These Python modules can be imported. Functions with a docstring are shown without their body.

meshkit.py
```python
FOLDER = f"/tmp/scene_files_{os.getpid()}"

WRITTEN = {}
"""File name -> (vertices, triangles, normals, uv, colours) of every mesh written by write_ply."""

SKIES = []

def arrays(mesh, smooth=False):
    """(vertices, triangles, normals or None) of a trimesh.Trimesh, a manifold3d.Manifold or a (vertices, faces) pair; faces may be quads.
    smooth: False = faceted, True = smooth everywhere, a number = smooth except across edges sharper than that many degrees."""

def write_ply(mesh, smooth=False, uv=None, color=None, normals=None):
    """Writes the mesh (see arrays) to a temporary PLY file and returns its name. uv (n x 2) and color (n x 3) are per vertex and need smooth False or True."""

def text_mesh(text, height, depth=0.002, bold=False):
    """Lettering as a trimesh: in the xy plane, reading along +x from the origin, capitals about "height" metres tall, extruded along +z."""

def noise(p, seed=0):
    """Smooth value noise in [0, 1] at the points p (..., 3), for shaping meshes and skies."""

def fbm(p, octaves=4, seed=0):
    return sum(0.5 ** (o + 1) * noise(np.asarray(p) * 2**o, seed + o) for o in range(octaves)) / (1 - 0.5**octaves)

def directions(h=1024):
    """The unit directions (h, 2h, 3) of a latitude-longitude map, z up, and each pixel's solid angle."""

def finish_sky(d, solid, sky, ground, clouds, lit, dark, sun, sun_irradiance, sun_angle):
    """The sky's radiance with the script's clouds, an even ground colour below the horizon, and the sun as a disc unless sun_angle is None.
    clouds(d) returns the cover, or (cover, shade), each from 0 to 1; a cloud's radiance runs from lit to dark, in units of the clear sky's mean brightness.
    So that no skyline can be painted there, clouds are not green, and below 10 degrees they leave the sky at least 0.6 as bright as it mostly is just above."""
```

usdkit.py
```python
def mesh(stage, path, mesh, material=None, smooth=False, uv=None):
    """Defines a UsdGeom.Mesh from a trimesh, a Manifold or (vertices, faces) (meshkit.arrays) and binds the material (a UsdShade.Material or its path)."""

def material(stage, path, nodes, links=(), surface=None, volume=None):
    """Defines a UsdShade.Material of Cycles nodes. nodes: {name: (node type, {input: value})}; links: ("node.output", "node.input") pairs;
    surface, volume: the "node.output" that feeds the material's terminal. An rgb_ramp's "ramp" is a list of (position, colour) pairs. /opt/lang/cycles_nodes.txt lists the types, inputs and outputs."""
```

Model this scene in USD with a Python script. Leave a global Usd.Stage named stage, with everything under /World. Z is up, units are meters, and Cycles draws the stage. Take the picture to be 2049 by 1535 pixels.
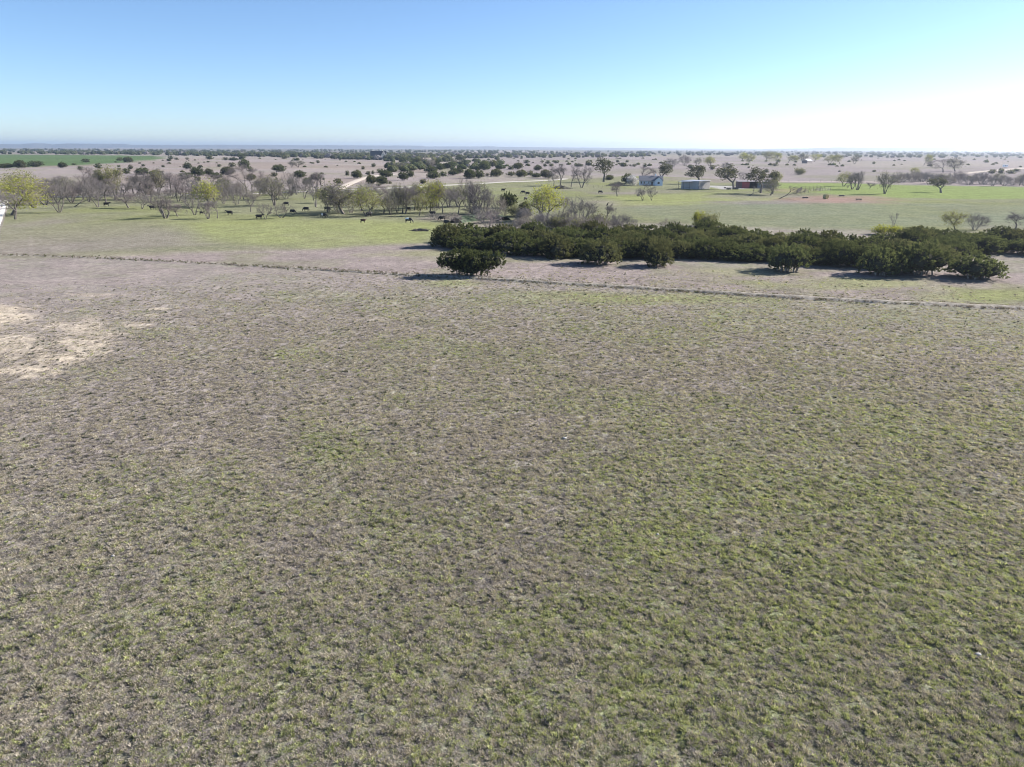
import math, random
import numpy as np, trimesh, manifold3d, usdkit, meshkit
from pxr import Usd, UsdGeom, UsdLux, UsdShade, Sdf, Gf, Vt

stage = Usd.Stage.CreateInMemory()
UsdGeom.SetStageUpAxis(stage, 'Z'); UsdGeom.SetStageMetersPerUnit(stage, 1.0)
UsdGeom.Xform.Define(stage, '/World'); UsdGeom.Scope.Define(stage, '/World/Looks')

# ------------------------------------------------------------------ camera, sky, sun, exposure
CAM_H, FPX, PW, PH = 22.0, 1423.0, 2049.0, 1535.0
PITCH, ROLL = math.radians(18.32), math.radians(0.2)
EXPOSURE = 1.5
SUN_EL, SUN_AZ = math.radians(27.0), math.radians(70.0)      # azimuth clockwise from the view direction (+y)
SKY_STRENGTH, SUN_INTENSITY = 0.072, 1.2
HAZE_DENSITY, HAZE_ANISO = 7.5e-5, 0.68

fw = np.array([0, math.cos(PITCH), -math.sin(PITCH)])
r0, u0 = np.array([1.0, 0, 0]), np.array([0, math.sin(PITCH), math.cos(PITCH)])
rt = math.cos(ROLL) * r0 + math.sin(ROLL) * u0
up = -math.sin(ROLL) * r0 + math.cos(ROLL) * u0
EYE = np.array([0, 0, CAM_H])
cam = UsdGeom.Camera.Define(stage, '/World/camera')
cam.CreateHorizontalApertureAttr(36.0); cam.CreateVerticalApertureAttr(36.0 * PH / PW)
cam.CreateFocalLengthAttr(36.0 * FPX / PW); cam.CreateClippingRangeAttr(Gf.Vec2f(0.5, 60000.0))
cam.CreateExposureAttr(EXPOSURE)
cam.AddTransformOp().Set(Gf.Matrix4d(*rt, 0, *up, 0, *(-fw), 0, *EYE, 1))

sky_mat = usdkit.material(stage, '/World/Looks/sky', {
    's': ('sky_texture', {'sky_type': 'single_scattering', 'sun_disc': False, 'sun_elevation': SUN_EL, 'sun_rotation': SUN_AZ,
                          'air_density': 0.75, 'aerosol_density': 0.25, 'ozone_density': 6.0, 'altitude': 300.0}),
    'w': ('mix', {'mix_type': 'multiply', 'fac': 1.0, 'color2': (1.10, 1.0, 0.915)}),
    'b': ('background_shader', {'strength': SKY_STRENGTH})}, [('s.color', 'w.color1'), ('w.color', 'b.color')], surface='b.background')
dome = UsdLux.DomeLight.Define(stage, '/World/sky')
UsdShade.MaterialBindingAPI.Apply(dome.GetPrim()).Bind(sky_mat)
dome.GetPrim().SetCustomDataByKey('kind', 'structure')
sun = UsdLux.DistantLight.Define(stage, '/World/sun')
sun.CreateNormalizeAttr(True); sun.CreateIntensityAttr(SUN_INTENSITY); sun.CreateAngleAttr(0.5)
sun.CreateColorAttr(Gf.Vec3f(1.0, 0.95, 0.90))
sdir = np.array([math.cos(SUN_EL) * math.sin(SUN_AZ), math.cos(SUN_EL) * math.cos(SUN_AZ), math.sin(SUN_EL)])
sx = np.cross([0, 0, 1.0], sdir); sx /= np.linalg.norm(sx); sy = np.cross(sdir, sx)
sun.AddTransformOp().Set(Gf.Matrix4d(*sx, 0, *sy, 0, *sdir, 0, 0, 0, 0, 1))

# ------------------------------------------------------------------ helpers
def ray(px, py):
    d = fw + (px - PW / 2) / FPX * rt - (py - PH / 2) / FPX * up
    return d / np.linalg.norm(d)

def P(px, py, z=0.0):
    """The point of the plain at height z that the photograph shows at (px, py)."""
    d = ray(px, py)
    t = (z - CAM_H) / min(d[2], -2e-4)
    return EYE + d * t

def depth(p):
    return float(np.dot(np.array([p[0], p[1], p[2] if len(p) > 2 else 0.0]) - EYE, fw))

def n2(x, y, s, seed=0):
    return meshkit.noise(np.stack([np.asarray(x, float) * s, np.asarray(y, float) * s, np.full(np.shape(x), seed * 7.31)], -1), seed)

def f2(x, y, s, seed=0, o=3):
    return meshkit.fbm(np.stack([np.asarray(x, float) * s, np.asarray(y, float) * s, np.full(np.shape(x), seed * 3.17)], -1), o, seed)

def smooth(a, b, t):
    t = np.clip((t - a) / (b - a), 0, 1)
    return t * t * (3 - 2 * t)

def Z(x, y):
    """Height of the plain: gentle swells, larger far away."""
    x, y = np.asarray(x, float), np.asarray(y, float)
    r = np.hypot(x, y)
    near = (f2(x, y, 1 / 55.0, 3, 2) - 0.5) * 0.9 * smooth(15, 90, r)
    far = (f2(x, y, 1 / 700.0, 5, 2) - 0.5) * 5.0 * smooth(700, 2600, r)
    return near + far

def Zf(x, y):
    return float(Z(np.array([x]), np.array([y]))[0])

def PT(px, py):
    """As P, on the swelling ground itself."""
    p = P(px, py)
    for _ in range(4): p = P(px, py, Zf(p[0], p[1]))
    return p

ORD = 'first second third fourth fifth sixth seventh eighth ninth tenth eleventh twelfth thirteenth fourteenth fifteenth sixteenth seventeenth eighteenth nineteenth twentieth'.split()
ORD += ['twenty-' + o for o in ORD[:9]] + ['thirtieth'] + ['thirty-' + o for o in ORD[:9]] + ['fortieth'] + ['forty-' + o for o in ORD[:9]]
used = {}
def numbered(base, parent='/World'):
    k = used.get((parent, base), 0); used[(parent, base)] = k + 1
    return f'{parent}/{base}' if k == 0 else f'{parent}/{base}_{k:03d}'

def tag(prim, label=None, cat=None, group=None, kind=None):
    for k, v in (('label', label), ('category', cat), ('group', group), ('kind', kind)):
        if v: prim.SetCustomDataByKey(k, v)
    return prim

def obj(name, mesh, mat, parent='/World', sm=False, colors=None, colname='tint'):
    parent = str(parent.GetPath()) if hasattr(parent, 'GetPath') else parent
    m = usdkit.mesh(stage, numbered(name, parent), mesh, mat, smooth=sm)
    if colors is not None:
        UsdGeom.PrimvarsAPI(m).CreatePrimvar(colname, Sdf.ValueTypeNames.Color3fArray, 'vertex').Set(Vt.Vec3fArray.FromNumpy(np.asarray(colors, np.float32)))
    return m.GetPrim()

def thing(name, label, cat, loc=(0, 0, 0), rz=0.0, sc=(1, 1, 1), group=None, kind=None):
    x = UsdGeom.Xform.Define(stage, numbered(name))
    x.AddTranslateOp().Set(Gf.Vec3d(*map(float, loc)))
    if rz: x.AddRotateZOp().Set(float(rz))
    if tuple(sc) != (1, 1, 1): x.AddScaleOp().Set(Gf.Vec3f(*map(float, sc)))
    return tag(x.GetPrim(), label, cat, group, kind)

UsdGeom.Scope.Define(stage, '/World/Prototypes').GetPrim().SetSpecifier(Sdf.SpecifierClass)
def proto(name):
    """A class prim that holds a thing's parts; copies reference it."""
    return stage.CreateClassPrim(numbered(name, '/World/Prototypes'))

def place(pr, name, label, cat, loc, rz=0.0, sc=(1, 1, 1), group=None):
    t = thing(name, label, cat, loc, rz, sc, group)
    t.GetReferences().AddInternalReference(pr.GetPath())
    t.SetInstanceable(True)
    return t

class MB:
    """Collects triangles for one mesh."""
    def __init__(s): s.v, s.f, s.n = [], [], 0
    def add(s, v, f):
        v, f = np.asarray(v, float).reshape(-1, 3), np.asarray(f, int)
        if f.shape[1] == 4: f = np.vstack([f[:, [0, 1, 2]], f[:, [0, 2, 3]]])
        s.v.append(v); s.f.append(f + s.n); s.n += len(v)
    def mesh(s, m): s.add(m.vertices, m.faces)
    def box(s, c, size, rz=0.0):
        m = trimesh.creation.box(size)
        if rz: m.apply_transform(trimesh.transformations.rotation_matrix(rz, [0, 0, 1]))
        m.apply_translation(c); s.mesh(m)
    def tube(s, pts, rad, sides=4, cap=False):
        p = np.asarray(pts, float); rad = np.broadcast_to(rad, (len(p),))
        t = np.gradient(p, axis=0); t /= np.linalg.norm(t, axis=1, keepdims=True) + 1e-9
        ref = np.where(np.abs(t[:, 2:]) < 0.9, [0, 0, 1.0], [1.0, 0, 0])
        a = np.cross(t, ref); a /= np.linalg.norm(a, axis=1, keepdims=True) + 1e-9
        b = np.cross(t, a); ang = np.arange(sides) * 2 * math.pi / sides
        v = p[:, None] + rad[:, None, None] * (np.cos(ang)[None, :, None] * a[:, None] + np.sin(ang)[None, :, None] * b[:, None])
        i, j = np.meshgrid(np.arange(len(p) - 1), np.arange(sides), indexing='ij')
        q = np.stack([i * sides + j, i * sides + (j + 1) % sides, (i + 1) * sides + (j + 1) % sides, (i + 1) * sides + j], -1).reshape(-1, 4)
        s.add(v.reshape(-1, 3), q)
    def get(s): return np.vstack(s.v), np.vstack(s.f)

def in_poly(x, y, poly, soft):
    """1 inside, 0 outside, ramp of half-width soft metres at the edge."""
    poly = np.asarray(poly)[:, :2]
    d2 = np.full(np.shape(x), 1e18); inside = np.zeros(np.shape(x), bool)
    for (ax, ay), (bx, by) in zip(poly, np.roll(poly, -1, 0)):
        ex, ey = bx - ax, by - ay
        t = np.clip(((x - ax) * ex + (y - ay) * ey) / max(ex * ex + ey * ey, 1e-9), 0, 1)
        d2 = np.minimum(d2, (x - ax - t * ex) ** 2 + (y - ay - t * ey) ** 2)
        if ey != 0:
            c = ((ay > y) != (by > y)) & (x < ax + (y - ay) / ey * ex)
            inside ^= c
    sd = np.sqrt(d2) * np.where(inside, 1, -1)
    return smooth(-1, 1, sd / soft)

def poly(*pts):
    return np.array([P(*p)[:2] for p in pts])

def line_dist(x, y, pts):
    d2 = np.full(np.shape(x), 1e18)
    for (ax, ay), (bx, by) in zip(pts[:-1], pts[1:]):
        ex, ey = bx - ax, by - ay
        t = np.clip(((x - ax) * ex + (y - ay) * ey) / max(ex * ex + ey * ey, 1e-9), 0, 1)
        d2 = np.minimum(d2, (x - ax - t * ex) ** 2 + (y - ay - t * ey) ** 2)
    return np.sqrt(d2)

def mat(name, nodes, links, surface='p.BSDF', volume=None):
    return usdkit.material(stage, '/World/Looks/' + name, nodes, links, surface=surface, volume=volume)

def plain(name, col, rough=0.8, var=0.25, scale=3.0, spec=0.3, metallic=0.0):
    """A plain worn surface: base colour broken up by noise in position."""
    c = np.array(col, float)
    return mat(name, {
        'g': ('geometry', {}), 'n': ('noise_texture', {'scale': scale, 'detail': 4.0}),
        'r': ('rgb_ramp', {'ramp': [(0.25, tuple(c * (1 - var))), (0.75, tuple(np.minimum(c * (1 + var), 1)))]}),
        'p': ('principled_bsdf', {'roughness': rough, 'specular_ior_level': spec, 'metallic': metallic})},
        [('g.position', 'n.vector'), ('n.fac', 'r.fac'), ('r.color', 'p.base_color')])

def leafmat(name, dark, light, trans=0.35, tint=(1.15, 1.1, 0.6), scale=1.4):
    """Foliage: two tones by island and by plant, part of the light let through."""
    d, l = np.array(dark), np.array(light)
    return mat(name, {
        'g': ('geometry', {}), 'oi': ('object_info', {}),
        'r': ('rgb_ramp', {'ramp': [(0.0, tuple(d)), (0.55, tuple((d + l) / 2)), (1.0, tuple(l))]}),
        'h': ('hsv', {'hue': 0.5, 'saturation': 1.0, 'fac': 1.0}),
        'mv': ('map_range', {'from_min': 0.0, 'from_max': 1.0, 'to_min': 0.8, 'to_max': 1.2}),
        'd': ('diffuse_bsdf', {'roughness': 0.0}), 't': ('translucent_bsdf', {}),
        'm': ('mix', {'mix_type': 'multiply', 'fac': 1.0, 'color2': tint}),
        'x': ('mix_closure', {'fac': trans})},
        [('g.random_per_island', 'r.fac'), ('r.color', 'h.color'), ('oi.random', 'mv.value'), ('mv.result', 'h.value'), ('h.color', 'd.color'),
         ('h.color', 'm.color1'), ('m.color', 't.color'), ('d.BSDF', 'x.closure1'), ('t.BSDF', 'x.closure2')], surface='x.closure')
# ------------------------------------------------------------------ the plain
def ell(x, y, px, py, wx, wy, seed, rag=0.5):
    """A ragged patch centred at a photographed point, wx by wy pixels there."""
    c = P(px, py); e1 = P(px + wx, py)[:2] - c[:2]; e2 = (P(px, py - wy)[:2] - P(px, py + wy)[:2]) / 2
    M = np.linalg.inv(np.stack([e1, e2], 1))
    dx, dy = x - c[0], y - c[1]
    u, v = M[0, 0] * dx + M[0, 1] * dy, M[1, 0] * dx + M[1, 1] * dy
    L = np.linalg.norm(e1)
    return smooth(1.5, 0.35, np.hypot(u, v) + rag * (f2(x, y, 3.0 / L, seed, 4) - 0.5) * 2.2)

GREEN_FAR = poly((-400, 307), (330, 312), (330, 317), (240, 327), (0, 336), (-400, 344))
PINK = poly((-600, 336), (0, 336), (240, 327), (330, 317), (640, 317), (900, 328), (1000, 350), (700, 372), (450, 383), (0, 392), (-600, 400))
MAUVE = poly((900, 314), (2700, 314), (2700, 382), (2049, 375), (1560, 364), (1300, 352), (1000, 350))
COWFIELD = poly((-500, 402), (0, 392), (450, 386), (650, 379), (1100, 359), (1300, 352), (1560, 364), (2049, 375), (2600, 382), (2600, 500), (1900, 462), (1200, 446), (900, 448), (868, 484), (600, 497), (60, 512), (-500, 520))
BRIGHTFIELD = poly((340, 446), (560, 437), (760, 439), (900, 444), (868, 486), (620, 494), (420, 480))
RIGHTBRIGHT = poly((1560, 366), (2600, 380), (2600, 402), (1800, 396), (1560, 382))
FARMGREEN = poly((1200, 392), (1470, 384), (1600, 398), (1500, 408), (1250, 410))
RIGHTDULL = poly((1240, 414), (1500, 405), (1800, 408), (2600, 415), (2600, 470), (1900, 455), (1500, 455), (1300, 440))
TANSTRIP = poly((55, 508), (600, 497), (868, 484), (960, 500), (1180, 520), (1500, 540), (2049, 545), (2600, 560), (2600, 640), (2049, 612), (1700, 600), (1300, 575), (950, 555), (500, 530), (200, 516), (55, 514))
YARD = poly((1418, 373), (1480, 372), (1484, 378), (1424, 379))

C = {k: np.array(v) for k, v in dict(
    grey=(0.212, 0.184, 0.175), straw=(0.285, 0.252, 0.218), green=(0.14, 0.165, 0.085), bright=(0.232, 0.250, 0.105), olive=(0.185, 0.187, 0.115),
    dull=(0.172, 0.188, 0.128), pink=(0.250, 0.210, 0.183), mauve=(0.235, 0.205, 0.195), sand=(0.49, 0.415, 0.315), red=(0.28, 0.185, 0.15),
    wheat=(0.088, 0.130, 0.058), tan=(0.265, 0.222, 0.207), far=(0.15, 0.14, 0.115), yard=(0.36, 0.35, 0.33)).items()}

def greenness(x, y):
    """How much green grass the near field carries, 0 to 1."""
    u, r = x / np.maximum(y, 5.0), np.hypot(x, y)
    g = 0.08 + 0.22 * smooth(-0.4, 0.35, u) + 0.18 * smooth(62, 24, r)
    g += 0.09 * smooth(75, 30, r) + 0.16 * smooth(0.0, 0.5, u) * smooth(95, 40, r)
    g += 0.95 * (f2(x, y, 1 / 11.0, 21, 4) - 0.5) + 0.75 * (f2(x, y, 1 / 2.6, 22, 3) - 0.5)
    for px, py, wx, wy, s in ((645, 890, 95, 45, .45), (700, 1010, 160, 40, .2), (1330, 1090, 200, 45, .25), (1150, 1240, 220, 60, .25), (1180, 1440, 240, 90, .2),
                              (880, 690, 110, 22, .25), (600, 710, 60, 14, .3), (1750, 1000, 250, 80, .15), (900, 1330, 160, 60, .2)):
        g = g + s * ell(x, y, px, py, wx, wy, int(px) % 17)
    for px, py, wx, wy, s in ((1480, 1065, 50, 30, .5), (1060, 860, 160, 40, .25), (600, 1100, 120, 45, .25), (330, 830, 330, 70, .25), (1600, 720, 500, 50, .2), (430, 1420, 120, 40, .15)):
        g = g - s * ell(x, y, px, py, wx, wy, int(px) % 13)
    return np.clip(g, 0, 1)

def sandiness(x, y):
    s = np.zeros(np.shape(x))
    for px, py, wx, wy, a in ((8, 632, 62, 20, 1.0), (20, 690, 75, 26, .8), (150, 655, 55, 16, .75), (165, 690, 62, 20, .85), (205, 672, 45, 12, .6), (45, 738, 75, 15, 1.0), (120, 715, 62, 14, .95),
                              (180, 655, 30, 22, .6), (272, 650, 30, 5, .7), (320, 617, 26, 2.5, .8), (300, 630, 35, 2.5, .6), (185, 590, 50, 3, .45), (780, 640, 50, 4, .3), (895, 720, 30, 3, .4), (1115, 708, 26, 3, .35)):
        s = np.maximum(s, a * ell(x, y, px, py, wx, wy, int(px + py) % 23, 0.9))
    s *= 0.50 + 0.50 * smooth(0.36, 0.66, f2(x, y, 1 / 0.55, 61, 4))
    return np.clip(s * 1.1, 0, 1)

TRACKS = [([(1090, 610), (1150, 628), (1192, 648), (1198, 660), (1180, 670), (1100, 668)], 0.35, .5), ([(60, 668), (50, 700), (30, 715)], 0.35, .9), ([(0, 680), (80, 665), (140, 655)], 0.3, .7),
          ([(330, 600), (372, 800), (190, 1250), (60, 1535)], 0.28, .26), ([(372, 600), (430, 800), (275, 1250), (170, 1535)], 0.28, .26), ([(150, 520), (120, 700), (10, 1100)], 0.3, .2), ([(185, 522), (170, 700), (80, 1100)], 0.3, .2),
          ([(60, 470), (70, 560), (90, 700), (30, 900)], 0.45, .25), ([(640, 560), (900, 760), (1000, 900)], .3, .2), ([(620, 545), (560, 700), (520, 900)], .3, .2)]
def ground_tint(x, y):
    r = np.hypot(x, y)
    wob = np.clip(r * 0.012, 0.2, 25.0)
    xw = x + wob * 2 * (f2(x, y, 1 / 23.0, 31, 3) - 0.5) * 2; yw = y + wob * 3 * (f2(x, y, 1 / 23.0, 32, 3) - 0.5) * 2
    g = greenness(x, y)[:, None]
    rnd = f2(x, y, 1 / 0.7, 33, 2)[:, None]
    dry = C['grey'] * (1 - rnd) * 1.05 + C['straw'] * rnd * 0.98
    col = dry * (1 - g) + (C['green'] * 0.75 + C['bright'] * 0.35) * g
    big = f2(x, y, 1 / 35.0, 34, 4); mid = f2(x, y, 1 / 6.0, 35, 3); vbig = f2(x, y, 1 / 160.0, 36, 4)
    def put(mask, c):
        nonlocal col
        m = mask[:, None]; col = col * (1 - m) + np.asarray(c) * m
    streak = f2(x + 0.3 * y, y * 2.4, 1 / 9.0, 37, 3)
    put(smooth(95, 150, r) * smooth(0.4, 0.62, streak) * 0.5, C['tan'])
    put(in_poly(xw, yw, TANSTRIP, 2.5) * 0.9, C['tan'] * (0.86 + 0.3 * mid[:, None]) * 0.94)
    put(in_poly(xw, yw, TANSTRIP, 2.5) * smooth(0.56, 0.75, f2(x, y, 1 / 14.0, 38, 3)) * .6, C['olive'])
    for px, py, wx, wy, s in ((1290, 600, 230, 10, .75), (1130, 590, 120, 6, .5), (905, 570, 60, 6, .6), (2010, 588, 150, 17, .8), (1700, 566, 210, 12, .65), (1500, 545, 130, 9, .45), (900, 508, 140, 8, .5), (1000, 522, 150, 6, .35), (180, 508, 140, 7, .35)):
        put(ell(x, y, px, py, wx, wy, int(px) % 11, .7) * s, C['bright'] * 0.95)
    put(in_poly(xw, yw, COWFIELD, 6.0), C['olive'] * (0.78 + 0.44 * big[:, None]))
    put(in_poly(xw, yw, COWFIELD, 6.0) * smooth(0.52, 0.68, f2(x, y, 1 / 48.0, 39, 4)) * 0.7, C['tan'] * 0.85)
    put(in_poly(xw, yw, COWFIELD, 6.0) * smooth(0.50, 0.68, f2(x, y, 1 / 30.0, 40, 4)) * 0.6, C['bright'] * 0.8)
    put(in_poly(xw, yw, BRIGHTFIELD, 9.0) * (0.5 + 0.4 * mid), C['bright'])
    put(in_poly(xw, yw, RIGHTBRIGHT, 6.0) * 0.9, np.array([.190, .235, .085]))
    put(in_poly(xw, yw, FARMGREEN, 8.0) * 0.7, C['bright'])
    put(in_poly(xw, yw, RIGHTDULL, 9.0) * (0.35 + 0.6 * smooth(0.3, 0.7, big)), C['dull'])
    put(smooth(300, 190, r) * in_poly(xw, yw, poly((-400, 455), (330, 440), (420, 490), (60, 512), (-400, 520)), 8) * 0.75, C['straw'] * 0.78)
    put(in_poly(xw, yw, PINK, 14.0), C['pink'] * (0.76 + 0.36 * vbig[:, None]))
    put(in_poly(xw, yw, PINK, 14.0) * smooth(0.42, 0.6, f2(x, y * 1.0, 1 / 120.0, 41, 4)) * 0.8, C['mauve'] * 1.1)
    put(in_poly(xw, yw, PINK, 14.0) * smooth(0.55, 0.7, f2(x, y, 1 / 60.0, 46, 4)) * 0.55, C['olive'])
    put(in_poly(xw, yw, PINK, 14.0) * smooth(0.60, 0.72, f2(x, y, 1 / 75.0, 42, 4)) * 0.8, C['straw'])
    put(in_poly(xw, yw, MAUVE, 14.0), C['mauve'] * (0.82 + 0.36 * vbig[:, None]))
    put(in_poly(xw, yw, MAUVE, 14.0) * smooth(0.5, 0.68, f2(x, y, 1 / 90.0, 47, 4)) * 0.45, C['olive'])
    put(in_poly(xw, yw, MAUVE, 14.0) * smooth(0.56, 0.7, f2(x, y, 1 / 200.0, 43, 4)) * 0.6, C['tan'])
    put(in_poly(xw, yw, poly((1560, 324), (2300, 322), (2300, 332), (1760, 334), (1560, 329)), 25) * 0.6, C['straw'] * .95)
    put(in_poly(xw, yw, GREEN_FAR, 20.0), C['wheat'] * (0.85 + 0.3 * vbig[:, None]))
    put(smooth(2000, 3500, r), C['far'] * (0.7 + 0.7 * f2(x, y, 1 / 900.0, 44, 3)[:, None]))
    put(smooth(2500, 3200, r) * smooth(0.55, 0.68, f2(x, y, 1 / 1500.0, 45, 3)) * .8, C['mauve'] * 1.25)
    for px, py, wx, wy, s in ((1680, 399, 105, 8, .62), (1640, 402, 70, 5, .45), (1590, 381, 40, 4, .4)):
        put(ell(x, y, px, py, wx, wy, 7, .8) * s, C['red'])
    for px, py, wx, wy, s in ((1510, 405, 120, 4, .7), (1500, 392, 80, 5, .55), (1330, 382, 90, 3, .4), (1240, 388, 60, 3, .4)):
        put(ell(x, y, px, py, wx, wy, 9, .9) * s, C['mauve'] * 0.85)
    put(in_poly(xw, yw, YARD, 3.0) * 0.95, C['yard'])
    put(line_dist(x, y, [P(*p)[:2] for p in ((1560, 363), (1790, 364), (2049, 372), (2600, 379))]) < 11, C['tan'] * 1.25)
    put(line_dist(x, y, [P(*p)[:2] for p in ((2150, 331), (2049, 336), (1950, 345), (1900, 350))]) < 7, C['straw'] * 1.2)
    # curved vehicle tracks and mowing lines in the near field
    for pts, w, s in TRACKS:
        d = line_dist(x, y, [P(*p)[:2] for p in pts])
        put(smooth(w * 1.6, w * 0.4, d + 0.3 * (mid - 0.5)) * s, C['straw'] * 1.08)
    sd = sandiness(x, y)
    put(sd, C['sand'] * (0.85 + 0.3 * rnd))
    return np.clip(col, 0.01, 0.8)

def near_bumps(x, y):
    r = np.hypot(x, y)
    k = smooth(260, 60, r)
    b = (f2(x, y, 1 / 1.3, 51, 2) - 0.5) * 0.12 + (f2(x, y, 1 / 0.38, 52, 2) - 0.5) * 0.12
    return b * k

rs = [0.0, 3, 6, 9, 12, 15, 17]
while rs[-1] < 17000:
    r_ = rs[-1]
    rs.append(r_ + min(max(0.0046 * r_ * max(1, r_ / 100.0) ** 0.8, 0.05), 0.03 * r_))
rs = np.array(rs[1:])
th = np.concatenate([np.radians(np.arange(-45, 45, 0.135)), np.radians(np.arange(45, 315, 4.5))])   # clockwise from +y
R, T = np.meshgrid(rs, th, indexing='ij')
gx, gy = (R * np.sin(T)).ravel(), (R * np.cos(T)).ravel()
gz = Z(gx, gy) + near_bumps(gx, gy)
nr, nt = R.shape
i, j = np.meshgrid(np.arange(nr - 1), np.arange(nt), indexing='ij')
q = np.stack([i * nt + j, i * nt + (j + 1) % nt, (i + 1) * nt + (j + 1) % nt, (i + 1) * nt + j], -1).reshape(-1, 4)[:, ::-1]
gv = np.vstack([np.stack([gx, gy, gz], 1), [[0, 0, float(gz[:nt].mean())]]])
cen = len(gv) - 1
fan = np.stack([np.full(nt, cen), (np.arange(nt) + 1) % nt, np.arange(nt)], 1)
gf = np.vstack([q[:, [0, 1, 2]], q[:, [0, 2, 3]], fan])
tint = ground_tint(gv[:, 0], gv[:, 1])
ground_mat = mat('pasture', {
    'a': ('attribute', {'attribute': 'tint'}), 'g': ('geometry', {}),
    'n1': ('noise_texture', {'scale': 9.0, 'detail': 4.0, 'roughness': 0.65}), 'n2': ('noise_texture', {'scale': 0.9, 'detail': 4.0, 'roughness': 0.6}),
    'n3': ('noise_texture', {'scale': 0.16, 'detail': 3.0, 'roughness': 0.6}),
    'm1': ('map_range', {'from_min': 0.3, 'from_max': 0.7, 'to_min': 0.5, 'to_max': 1.45}), 'm2': ('map_range', {'from_min': 0.3, 'from_max': 0.7, 'to_min': 0.72, 'to_max': 1.25}),
    'm3': ('map_range', {'from_min': 0.3, 'from_max': 0.7, 'to_min': 0.85, 'to_max': 1.15}),
    'k1': ('math', {'math_type': 'multiply'}), 'k2': ('math', {'math_type': 'multiply'}),
    'cc': ('combine_xyz', {}), 'mx': ('mix', {'mix_type': 'multiply', 'fac': 1.0}),
    'n4': ('noise_texture', {'scale': 3.2, 'detail': 5.0, 'roughness': 0.75}), 'b': ('bump', {'strength': 1.0, 'distance': 0.22}),
    'p': ('diffuse_bsdf', {'roughness': 0.0})},
    [('g.position', 'n1.vector'), ('g.position', 'n2.vector'), ('g.position', 'n3.vector'), ('n1.fac', 'm1.value'), ('n2.fac', 'm2.value'), ('n3.fac', 'm3.value'),
     ('m1.result', 'k1.value1'), ('m2.result', 'k1.value2'), ('k1.value', 'k2.value1'), ('m3.result', 'k2.value2'),
     ('k2.value', 'cc.x'), ('k2.value', 'cc.y'), ('k2.value', 'cc.z'), ('a.color', 'mx.color1'), ('cc.vector', 'mx.color2'), ('mx.color', 'p.color'),
     ('g.position', 'n4.vector'), ('n4.fac', 'b.height'), ('b.normal', 'p.normal')])
ground = obj('ground', (gv, gf), ground_mat, sm=True, colors=tint)
tag(ground, 'wide flat pasture of dry grey grass with green patches', 'pasture', kind='structure')

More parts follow.
